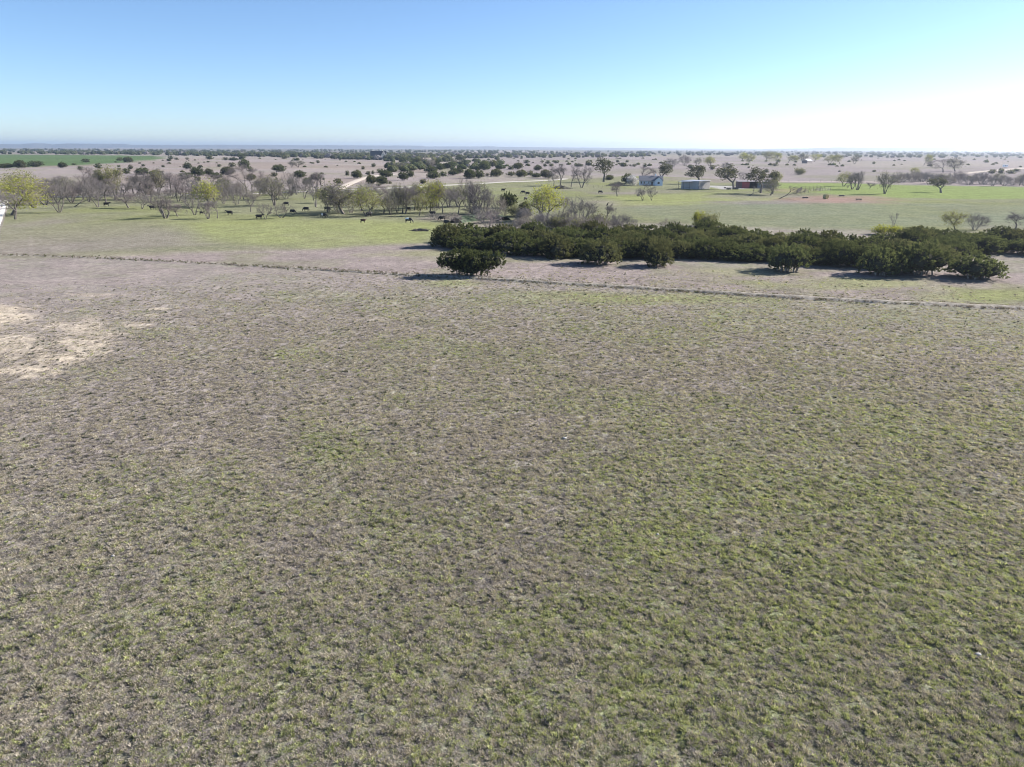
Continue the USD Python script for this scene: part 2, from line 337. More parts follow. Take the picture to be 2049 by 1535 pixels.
# distant blue mesas on the horizon
def ridge(profile, dist, thick, seed):
    """A low flat-topped ridge: profile is (px, height in pixels above the skyline) across the view."""
    pxs = np.arange(profile[0][0], profile[-1][0] + 1, 6.0)
    hp = np.interp(pxs, [p[0] for p in profile], [p[1] for p in profile])
    hp = hp + (f2(pxs, pxs * 0, 1 / 90.0, seed, 4) - 0.5) * 1.3 * (hp > 0.3)
    ang = np.arctan((pxs - PW / 2) / FPX)
    hm = np.maximum(hp, -1.0) / FPX * dist + 22.0
    v = []
    for k, (dd, hh) in enumerate(((0, -6), (thick * .35, .55), (thick * .5, 1.0), (thick, 1.0), (thick * 1.5, -6))):
        rr = dist + dd + 300 * (f2(pxs, pxs * 0 + k, 1 / 60.0, seed + 3, 3) - 0.5)
        z = np.where(hh < 0, -6.0, hm * hh)
        v.append(np.stack([rr * np.sin(ang), rr * np.cos(ang), z], 1))
    n = len(pxs); v = np.vstack(v)
    a, b = np.meshgrid(np.arange(4), np.arange(n - 1), indexing='ij')
    return v, np.stack([a * n + b, a * n + b + 1, (a + 1) * n + b + 1, (a + 1) * n + b], -1).reshape(-1, 4)
hill_mat = plain('hills', (0.12, 0.12, 0.10), 1.0, 0.3, 0.004)
tag(obj('hills', ridge([(-900, 3), (-200, 4), (90, 3.2), (115, 5.2), (140, 5.0), (150, 3.6), (180, 5), (290, 4.6), (300, 3.5), (420, 3.6), (560, 4.2), (700, 4.0), (850, 4.0), (862, 2.4), (960, 2.6), (980, 3.2), (1000, 2.0), (1200, 1.0), (1300, .3), (1500, 0)], 14500, 900, 71), hill_mat, sm=30), 'long low blue mesa on the horizon', 'hills', kind='structure')
tag(obj('hills', ridge([(1500, .2), (1580, 1.0), (1630, 3.0), (1800, 3.2), (1950, 4.5), (2049, 5.0), (2400, 5), (2900, 3)], 11500, 900, 73), hill_mat, sm=30), 'pale hazy hills rising on the horizon at the sunny side', 'hills', kind='structure')

# haze: one closed box of pale air
haze_mat = usdkit.material(stage, '/World/Looks/haze', {'v': ('principled_volume', {'color': (0.80, 0.88, 1.0), 'density': HAZE_DENSITY, 'anisotropy': HAZE_ANISO})}, [], volume='v.volume')
hb = trimesh.creation.box((44000, 44000, 130 + 8)); hb.apply_translation((0, 0, (130 - 8) / 2))
tag(obj('haze', hb, haze_mat), 'pale blue air between the camera and the far hills', 'haze', kind='stuff')
# ------------------------------------------------------------------ grass tufts of the near field
def tuft_mesh(rng, n, rad, h, w, lean):
    """n bent blades in a loose clump."""
    a = rng.uniform(0, 2 * math.pi, n); rr = rad * np.sqrt(rng.uniform(0, 1, n))
    # a clump is several small bunches
    k = max(2, n // 11); bc = np.stack([rad * np.sqrt(rng.uniform(0, 1, k)) * np.cos(t := rng.uniform(0, 6.28, k)), rad * np.sqrt(rng.uniform(0, 1, k)) * np.sin(t)], 1)
    which = rng.integers(0, k, n)
    off = rng.normal(0, 0.030, (n, 2)); base = bc[which] + off
    az = np.arctan2(off[:, 1], off[:, 0]) + rng.normal(0, .7, n); hh = h * rng.uniform(0.45, 1.2, n); ln = lean * hh * rng.uniform(0.3, 1.4, n)
    side = np.stack([-np.sin(az), np.cos(az), np.zeros(n)], 1) * (w * rng.uniform(0.6, 1.3, n))[:, None]
    out = np.stack([np.cos(az), np.sin(az), np.zeros(n)], 1)
    b = np.column_stack([base, np.full(n, -0.02)])
    m = b + out * (ln * 0.35)[:, None]; m[:, 2] = hh * 0.6
    t = b + out * ln[:, None]; t[:, 2] = hh
    v = np.stack([b - side, b + side, m + side * 0.8, m - side * 0.8, t], 1).reshape(-1, 3)
    o = np.arange(n)[:, None] * 5
    f = np.vstack([o + [0, 1, 2], o + [0, 2, 3], o + [3, 2, 4]])
    return v, f

grass_classes = [  # name, dark, light, height, lean
    ('green_grass', (0.29, 0.31, 0.155), (0.51, 0.53, 0.255), 0.072, 1.0), ('pale_green_grass', (0.40, 0.41, 0.21), (0.66, 0.67, 0.36), 0.072, 1.1),
    ('straw_grass', (0.43, 0.385, 0.32), (0.70, 0.64, 0.53), 0.070, 1.4), ('dead_grass', (0.29, 0.26, 0.248), (0.54, 0.485, 0.455), 0.060, 1.6), ('weed', (0.09, 0.10, 0.07), (0.16, 0.165, 0.115), 0.09, 1.2)]
gp = numbered('pasture_grass')
inst = UsdGeom.PointInstancer.Define(stage, gp)
tag(inst.GetPrim(), 'short tufts of green and dead grass covering the near field', 'grass', kind='stuff')
rng = np.random.default_rng(11)
NV = 3
targets = []
for k, (nm, dk, lt, h, lean) in enumerate(grass_classes):
    gm = leafmat(nm, dk, lt, 0.45, (1.1, 1.1, 0.75))
    for vv in range(NV):
        v, f = tuft_mesh(rng, 26, 0.15, h, 0.0145, lean)
        targets.append(obj(nm, (v, f), gm, gp).GetPath())
inst.CreatePrototypesRel().SetTargets(targets)
# density falls off as the tufts shrink below what can be told apart, and ends in the middle field
r_all = np.sqrt(rng.uniform(11 ** 2, 178 ** 2, 3400000)); a_all = rng.uniform(-1.1, 1.1, len(r_all))
dens = np.minimum(80.0, 80.0 * (30.0 / r_all) ** 1.55) * smooth(150, 70, r_all)
tot = 3400000 / (1.1 * (178 ** 2 - 11 ** 2))
ok = (rng.uniform(0, 1, len(r_all)) < dens / tot) & ((np.abs(a_all) < 0.84) | (r_all < 48))
X, Y = r_all[ok] * np.sin(a_all[ok]), r_all[ok] * np.cos(a_all[ok])
S = np.clip((r_all[ok] / 35.0) ** 0.25, 0.9, 1.35)
patch = f2(X, Y, 1 / 0.33, 77, 2)
sdn = sandiness(X, Y)
trk = np.zeros(len(X))
for pts, w, s_ in TRACKS: trk = np.maximum(trk, smooth(w * 1.5, w * .5, line_dist(X, Y, [P(*p)[:2] for p in pts])) * s_)
keep = (rng.uniform(0, 1, len(X)) > trk) & (rng.uniform(0, 1, len(X)) > sdn * 1.1) & (rng.uniform(0, 1, len(X)) < 0.55 + 0.9 * smooth(0.3, 0.6, patch))
X, Y, S, patch = X[keep], Y[keep], S[keep], patch[keep]
g = greenness(X, Y)
u = rng.uniform(0, 1, len(X)); tone = f2(X, Y, 1 / 4.0, 78, 3)
g = np.where(np.hypot(X, Y) > 110, g * 0.7, g)
cls = np.where(u < g * 0.62, np.where(rng.uniform(0, 1, len(X)) < 0.25 + 0.9 * (tone - 0.3), 1, 0), np.where(rng.uniform(0, 1, len(X)) < 0.15 + 0.75 * (f2(X, Y, 1 / 1.7, 79, 2)), 2, 3))
cls = np.where(rng.uniform(0, 1, len(X)) < 0.035, 4, cls)
idx = cls * NV + rng.integers(0, NV, len(X))
zz = Z(X, Y) + near_bumps(X, Y)
sc = S * rng.uniform(0.7, 1.35, len(X))
hs = sc ** 0.6 * rng.uniform(0.6, 1.4, len(X)) * (0.6 + 0.9 * smooth(0.35, 0.65, patch))
ang = rng.uniform(0, 2 * math.pi, len(X))
inst.CreateProtoIndicesAttr(Vt.IntArray.FromNumpy(idx.astype(np.int32)))
inst.CreatePositionsAttr(Vt.Vec3fArray.FromNumpy(np.stack([X, Y, zz], 1).astype(np.float32)))
inst.CreateOrientationsAttr(Vt.QuathArray([Gf.Quath(float(math.cos(t / 2)), 0, 0, float(math.sin(t / 2))) for t in ang]))
inst.CreateScalesAttr(Vt.Vec3fArray.FromNumpy(np.stack([sc, sc, hs], 1).astype(np.float32)))
print('tufts', len(X), 'ground tris', len(gf))
# ------------------------------------------------------------------ plants
bark_mat = plain('bark', (0.12, 0.105, 0.093), 0.9, 0.35, 6.0, 0.1)
bark_pale_mat = plain('pale_bark', (0.19, 0.17, 0.15), 0.9, 0.3, 6.0, 0.1)
def twigmat(name, col):
    c = np.array(col)
    return leafmat(name, c * 0.72, c * 1.28, 0.12, (1, 1, 1))
twig_mat = twigmat('grey_twigs', (0.27, 0.245, 0.232)); twig_mauve = twigmat('mauve_twigs', (0.30, 0.255, 0.248)); twig_tan = twigmat('tan_twigs', (0.35, 0.305, 0.25))
juniper_mat = leafmat('juniper_leaves', (0.100, 0.118, 0.070), (0.30, 0.32, 0.16), 0.5, (1.2, 1.15, 0.6))
juniper_mat_b = leafmat('olive_juniper_leaves', (0.12, 0.132, 0.082), (0.34, 0.34, 0.185), 0.5, (1.2, 1.1, 0.6))
oak_mat = leafmat('oak_leaves', (0.085, 0.09, 0.06), (0.22, 0.22, 0.135), 0.35, (1.15, 1.1, 0.6))
bud_mat = leafmat('spring_leaves', (0.21, 0.22, 0.085), (0.42, 0.41, 0.17), 0.45, (1.15, 1.1, 0.55))
bud_bright = leafmat('bright_spring_leaves', (0.27, 0.285, 0.075), (0.50, 0.49, 0.14), 0.5, (1.15, 1.1, 0.5))
bud_dull = leafmat('grey_green_spring_leaves', (0.17, 0.17, 0.105), (0.31, 0.30, 0.19), 0.4, (1.1, 1.1, 0.7))
blossom_mat = leafmat('white_blossom', (0.55, 0.53, 0.50), (0.80, 0.78, 0.74), 0.3, (1, 1, 1))

def unit(v): return v / (np.linalg.norm(v, axis=-1, keepdims=True) + 1e-9)

def sprays(rng, pts, dirs, length, width, k=3, jit=0.55):
    """k spiky leaf sprays at every point, pointing along dirs with scatter."""
    n = len(pts) * k
    p = np.repeat(pts, k, 0); d = unit(np.repeat(dirs, k, 0) + rng.normal(0, jit, (n, 3)))
    L = length * rng.uniform(0.55, 1.3, (n, 1)); s = unit(np.cross(d, rng.normal(0, 1, (n, 3)))) * width * rng.uniform(0.6, 1.3, (n, 1))
    a = p - d * L * 0.3
    v = np.stack([a - s * .6, a + s * .6, a + d * L * 0.6 + s, a + d * L, a + d * L * 0.6 - s], 1).reshape(-1, 3)
    o = np.arange(n)[:, None] * 5
    return v, np.vstack([o + [0, 1, 2], o + [0, 2, 4], o + [4, 2, 3]])

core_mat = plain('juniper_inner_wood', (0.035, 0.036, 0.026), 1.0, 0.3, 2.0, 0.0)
def juniper(name, seed, m, lobes, n=900, low=0.0, spiky=0.30):
    """Evergreen bush: union of lobes (x, y, z, rx, ry, rz) covered with pointed boughs of spray, on short stems. About 8 m wide, 4 m tall."""
    rng = np.random.default_rng(seed)
    pr = proto(name); mb = MB(); mb2 = MB(); mb3 = MB()
    L = np.array(lobes, float)
    for l in L:
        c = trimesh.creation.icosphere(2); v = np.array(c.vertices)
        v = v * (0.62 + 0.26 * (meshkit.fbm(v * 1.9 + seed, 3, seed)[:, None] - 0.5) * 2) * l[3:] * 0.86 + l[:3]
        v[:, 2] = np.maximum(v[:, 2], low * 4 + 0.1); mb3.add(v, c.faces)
    w = L[:, 3] * L[:, 5]
    for l, nn in zip(L, (n * w / w.sum()).astype(int)):
        nb = max(8, nn // 5)                                     # boughs, each a bunch of sprays
        d = unit(rng.normal(0, 1, (nb, 3))); d[:, 2] = np.where(d[:, 2] < -0.8, -d[:, 2], d[:, 2])
        p = l[:3] + d * l[3:] * rng.uniform(0.70, 1.02, (nb, 1)) * (0.82 + 0.30 * meshkit.fbm(d * 2.6 + seed, 3, seed)[:, None])
        other = np.zeros(nb, bool)
        for q_ in L:
            if q_ is not l: other |= (((p - q_[:3]) / (q_[3:] * 0.66)) ** 2).sum(1) < 1
        k = ~other & (p[:, 2] > low * 4 + 0.05)
        p, d = p[k], d[k]
        bd = unit(d * 0.8 + [0, 0, 0.75] + rng.normal(0, .25, d.shape)); bl = spiky * 2.4 * rng.uniform(0.5, 1.25, (len(p), 1))
        t = rng.uniform(0, 1, (len(p), 7, 1))
        q = p[:, None] + bd[:, None] * bl[:, None] * t + rng.normal(0, 0.20, (len(p), 7, 3)) * (1.15 - t) * spiky * 2.2
        dd = np.repeat(bd, 7, 0)
        mb.add(*sprays(rng, q.reshape(-1, 3), dd, spiky * 1.05, 0.10 * spiky / .42, 4, 0.55))
    obj('crown', mb.get(), m, pr)
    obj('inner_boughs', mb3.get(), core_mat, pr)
    for l in L:
        for _ in range(2):
            b = np.array([l[0] * 0.55 + rng.normal(0, .3), l[1] * 0.55 + rng.normal(0, .3), -0.3])
            mb2.tube([b, b + [rng.normal(0, .15), rng.normal(0, .15), l[2] * 0.5], l[:3]], [0.13, 0.10, 0.05], 5)
    obj('trunk', mb2.get(), bark_pale_mat, pr)
    b = mb.get()[0]
    return pr, float(np.percentile(b[:, 0], 99) - np.percentile(b[:, 0], 1)), float(np.percentile(b[:, 2], 99))

def lobes_round(rng, n, w, h, flat=0.0):
    out = [(0, 0, h * 0.46, w * .34, w * .34, h * 0.46)]
    for k in range(n):
        a = 2 * math.pi * k / n + rng.uniform(-.3, .3); rr = w * rng.uniform(0.20, 0.27); s = rng.uniform(.75, 1.15)
        out.append((rr * math.cos(a), rr * math.sin(a), h * rng.uniform(0.30, 0.44), w * .25 * s, w * .25 * s, h * rng.uniform(.30, .42)))
    return out

jrng = np.random.default_rng(5)
junipers = [juniper('juniper_tree', 100 + k, juniper_mat if k % 3 else juniper_mat_b, lobes_round(jrng, 5 + k % 3, 8.0, 4.2), 1900) for k in range(6)]
# the lone wide juniper in the field, seen closest
lone = juniper('juniper_tree', 140, juniper_mat, [(-3.2, 0, 2.1, 1.9, 1.8, 1.3), (-1.5, .5, 1.9, 2.0, 2.0, 2.0), (.6, -.2, 1.75, 2.0, 2.0, 1.75), (2.4, .1, 1.9, 1.7, 1.7, 1.6), (4.1, .2, 2.15, 1.25, 1.2, 1.25), (-.2, 1.4, 1.8, 2.2, 1.6, 1.8), (.2, -.9, 1.1, 2.6, 1.2, 1.0)], 5200, 0.05, 0.22)
small_junipers = [juniper('juniper_tree', 160 + k, juniper_mat if k % 2 else juniper_mat_b, lobes_round(jrng, 4, 8.0, 5.0 + k), 260, 0.03, 0.9) for k in range(3)]

def limbs(rng, mb, pos, d, length, rad, lev, tips, spread, upness, mids=None):
    """Recursive limbs; collects the tips as (point, direction)."""
    pts, p, dd = [pos], pos.copy(), d.copy()
    for k in range(3):
        dd = unit(dd + rng.normal(0, 0.17 if lev < 3 else 0.07, 3) + np.array([0, 0, upness * 0.14]))
        p = p + dd * length / 3; pts.append(p.copy())
    mb.tube(pts, np.linspace(rad, rad * 0.62, 4), 5 if lev > 2 else 3)
    if mids is not None and lev <= 2: mids += [(q_, dd) for q_ in pts[1:]]
    if lev == 0:
        tips.append((p, dd)); return
    n = 2 + (rng.uniform() < 0.45)
    for k in range(n):
        e = unit(rng.normal(0, 1, 3)); e = unit(e - dd * e.dot(dd))
        nd = unit(dd + e * spread * rng.uniform(0.6, 1.25))
        limbs(rng, mb, p, nd, length * rng.uniform(0.62, 0.86), rad * 0.60, lev - 1, tips, spread, upness, mids)

def twigs(rng, tips, n, length, width, droop=0.0, spreadt=0.8):
    p = np.array([t[0] for t in tips]); d = np.array([t[1] for t in tips])
    k = rng.integers(0, len(p), n)
    dd = unit(d[k] + rng.normal(0, spreadt, (n, 3)) + [0, 0, -droop]); L = length * rng.uniform(0.5, 1.3, (n, 1))
    a = p[k] - d[k] * rng.uniform(0, 0.8, (n, 1)) * length; b = a + dd * L * 0.5; c = b + unit(dd + rng.normal(0, .35, (n, 3))) * L * 0.5
    s = unit(np.cross(dd, rng.normal(0, 1, (n, 3)))) * width
    v = np.stack([a - s, a + s, b + s * .6, b - s * .6, c], 1).reshape(-1, 3); o = np.arange(n)[:, None] * 5
    return v, np.vstack([o + [0, 1, 2], o + [0, 2, 3], o + [3, 2, 4]])

def leaves(rng, tips, n, size, rad):
    p = np.array([t[0] for t in tips]); k = rng.integers(0, len(p), n)
    c = p[k] + rng.normal(0, rad, (n, 3)); u_ = unit(rng.normal(0, 1, (n, 3))) * size * rng.uniform(0.5, 1.3, (n, 1)); w_ = unit(np.cross(u_, rng.normal(0, 1, (n, 3)))) * size * 0.6
    v = np.stack([c - u_, c + w_, c + u_, c - w_], 1).reshape(-1, 3); o = np.arange(n)[:, None] * 4
    return v, np.vstack([o + [0, 1, 2], o + [0, 2, 3]])

def tree(name, seed, stems, lean, length, rad, lev, spread, upness, twign, twigl, tm, leafn=0, leafs=0.2, leafr=0.5, lm=None, tiltdir=None, bm=None, droop=0.0, stemr=0.15, fill=130, low=0.25):
    """A tree: stems fork into limbs, then thin branches fill a ragged round crown, twigs and leaves at their ends."""
    rng = np.random.default_rng(seed); pr = proto(name); mb = MB(); tips = []; mids = []
    for k in range(stems):
        a = 2 * math.pi * (k + rng.uniform(-.25, .25)) / stems + seed
        d = unit(np.array([math.cos(a) * lean, math.sin(a) * lean, 1.0])) if tiltdir is None else unit(np.array(tiltdir, float) + rng.normal(0, .08, 3))
        b = np.array([math.cos(a) * stemr * (stems > 1), math.sin(a) * stemr * (stems > 1), -0.15])
        limbs(rng, mb, b, d, length * rng.uniform(.85, 1.15), rad, lev, tips, spread, upness, mids)
    nodes = [q_ for q_, _ in tips + mids]
    if fill:
        N = np.array(nodes); lo, hi = np.percentile(N, 4, 0), np.percentile(N, 96, 0)
        cx = (lo + hi) / 2; hr = np.maximum((hi - lo) / 2, 0.5); zt = N[:, 2].max(); z0 = zt * low
        sx_ = max(hr[0], hr[1])
        for _ in range(fill):
            d = unit(rng.normal(0, 1, 3)); rr = rng.uniform(0.25, 1) ** 0.45 * (0.78 + 0.42 * float(meshkit.fbm(np.array([d * 1.7 + seed]), 2, seed)[0]))
            t = np.array([cx[0] + d[0] * sx_ * 1.05 * rr, cx[1] + d[1] * sx_ * 1.05 * rr, (z0 + zt) / 2 + d[2] * (zt - z0) / 2 * 1.04 * rr])
            A = np.array(nodes); k = np.argmin(((A - t) ** 2).sum(1) + 3.0 * np.maximum(A[:, 2] - t[2] + 0.2, 0) ** 2)
            s0 = A[k]; mid = (s0 + t) / 2 + rng.normal(0, .08, 3) * np.linalg.norm(t - s0)
            mb.tube([s0, mid, t], [0.024, 0.017, 0.009], 3)
            nodes += [mid, t]; tips.append((t, unit(t - mid))); mids.append((mid, unit(t - s0)))
    v0 = mb.get()[0]
    obj('trunk', mb.get(), bm or bark_mat, pr)
    cr = twigs(rng, tips + mids[::2], int(twign * 1.1), twigl, 0.0065, droop)
    allv = [v0, cr[0]]
    if lm is None or leafn == 0:
        obj('crown', cr, tm, pr)
    else:
        obj('twigs', cr, tm, pr)
        lv = leaves(rng, tips, leafn, leafs, leafr); obj('crown', lv, lm, pr); allv.append(lv[0])
    v = np.vstack(allv)
    wx = max(float(np.percentile(v[:, i], 97.5) - np.percentile(v[:, i], 2.5)) for i in (0, 1))
    return pr, wx, float(np.percentile(v[:, 2], 98.5))

mesq = [tree('mesquite_tree', 200 + k, (2, 3, 2, 4, 3, 1)[k], (.8, .65, .9, .6, .75, .25)[k], (1.7, 1.5, 1.9, 1.6, 1.8, 1.9)[k], .17, 4, .75, .5, 2400, 1.0, (twig_mat, twig_mauve)[k % 2], droop=.1, fill=120, low=.3) for k in range(6)]
leaner = [tree('leaning_tree', 220 + k, 1, 0, 2.6, .19, 4, .6, .6, 1100, 1.0, twig_mat, fill=50, tiltdir=(1.15, 0.1, .8)) for k in range(2)]
tall = [tree('bare_tree', 230 + k, 1, .1, 2.6, .2, 5, .62, .55, 3200, 1.0, (twig_mat, twig_mauve, twig_mat)[k], fill=170) for k in range(3)]
snag = [tree('bare_tree', 240 + k, 4, .18, 2.8, .16, 3, .3, 1.0, 420, 1.0, twig_mat, bm=bark_pale_mat, fill=0) for k in range(1)]
bud = [tree('budding_tree', 250 + k, (1, 2, 1, 3)[k], .4, (2.0, 1.8, 2.2, 1.7)[k], .18, 4, .7, .5, 2200, .9, twig_tan, 1700, .13, .5, (bud_mat, bud_mat, bud_bright, bud_bright)[k]) for k in range(4)]
dull = [tree('greening_tree', 260 + k, (1, 2, 3)[k], .4, 1.9, .19, 4, .72, .5, 2800, 1.0, twig_mat, 900, .12, .5, bud_dull) for k in range(3)]
oak = [tree('oak_tree', 270 + k, 1, .1, 1.9, .3, 4, .8, .3, 700, .8, twig_mat, 900, .20, .32, oak_mat, fill=60, low=.35) for k in range(3)]
shrub = [tree('bare_shrub', 280 + k, 7, .75, 1.0, .05, 3, .6, .6, 1700, .7, (twig_mat, twig_mauve, twig_tan, twig_mat)[k], bm=bark_pale_mat, fill=90, low=.05) for k in range(4)]
gshrub = [tree('leafy_shrub', 290 + k, 6, .7, 1.0, .05, 3, .6, .6, 500, .8, twig_tan, 2200, .14, .4, (bud_bright, bud_dull)[k], fill=90, low=.05) for k in range(2)]
white = tree('blossom_tree', 300, 2, .4, 1.3, .1, 3, .7, .4, 400, .6, twig_tan, 1500, .17, .4, blossom_mat)
prng = np.random.default_rng(17)

def plant(pr, name, label, cat, bx, by, w, h, group=None, flip=False, rz=None):
    """A plant whose foot the photograph shows at (bx, by), w by h pixels there."""
    g, pw, ph = pr
    p = PT(bx, by); z = p[2]; s = depth(p) / FPX
    k_ = 1.1 if 'juniper' in name else 1.12
    sw, sh = w * s * k_ / pw, h * s * k_ / ph
    rz = prng.uniform(0, 360) if rz is None else rz
    return place(g, name, label, cat, (p[0], p[1], z - 0.03), rz, (sw, sw, sh), group)

pick = lambda L: L[int(prng.integers(0, len(L)))]

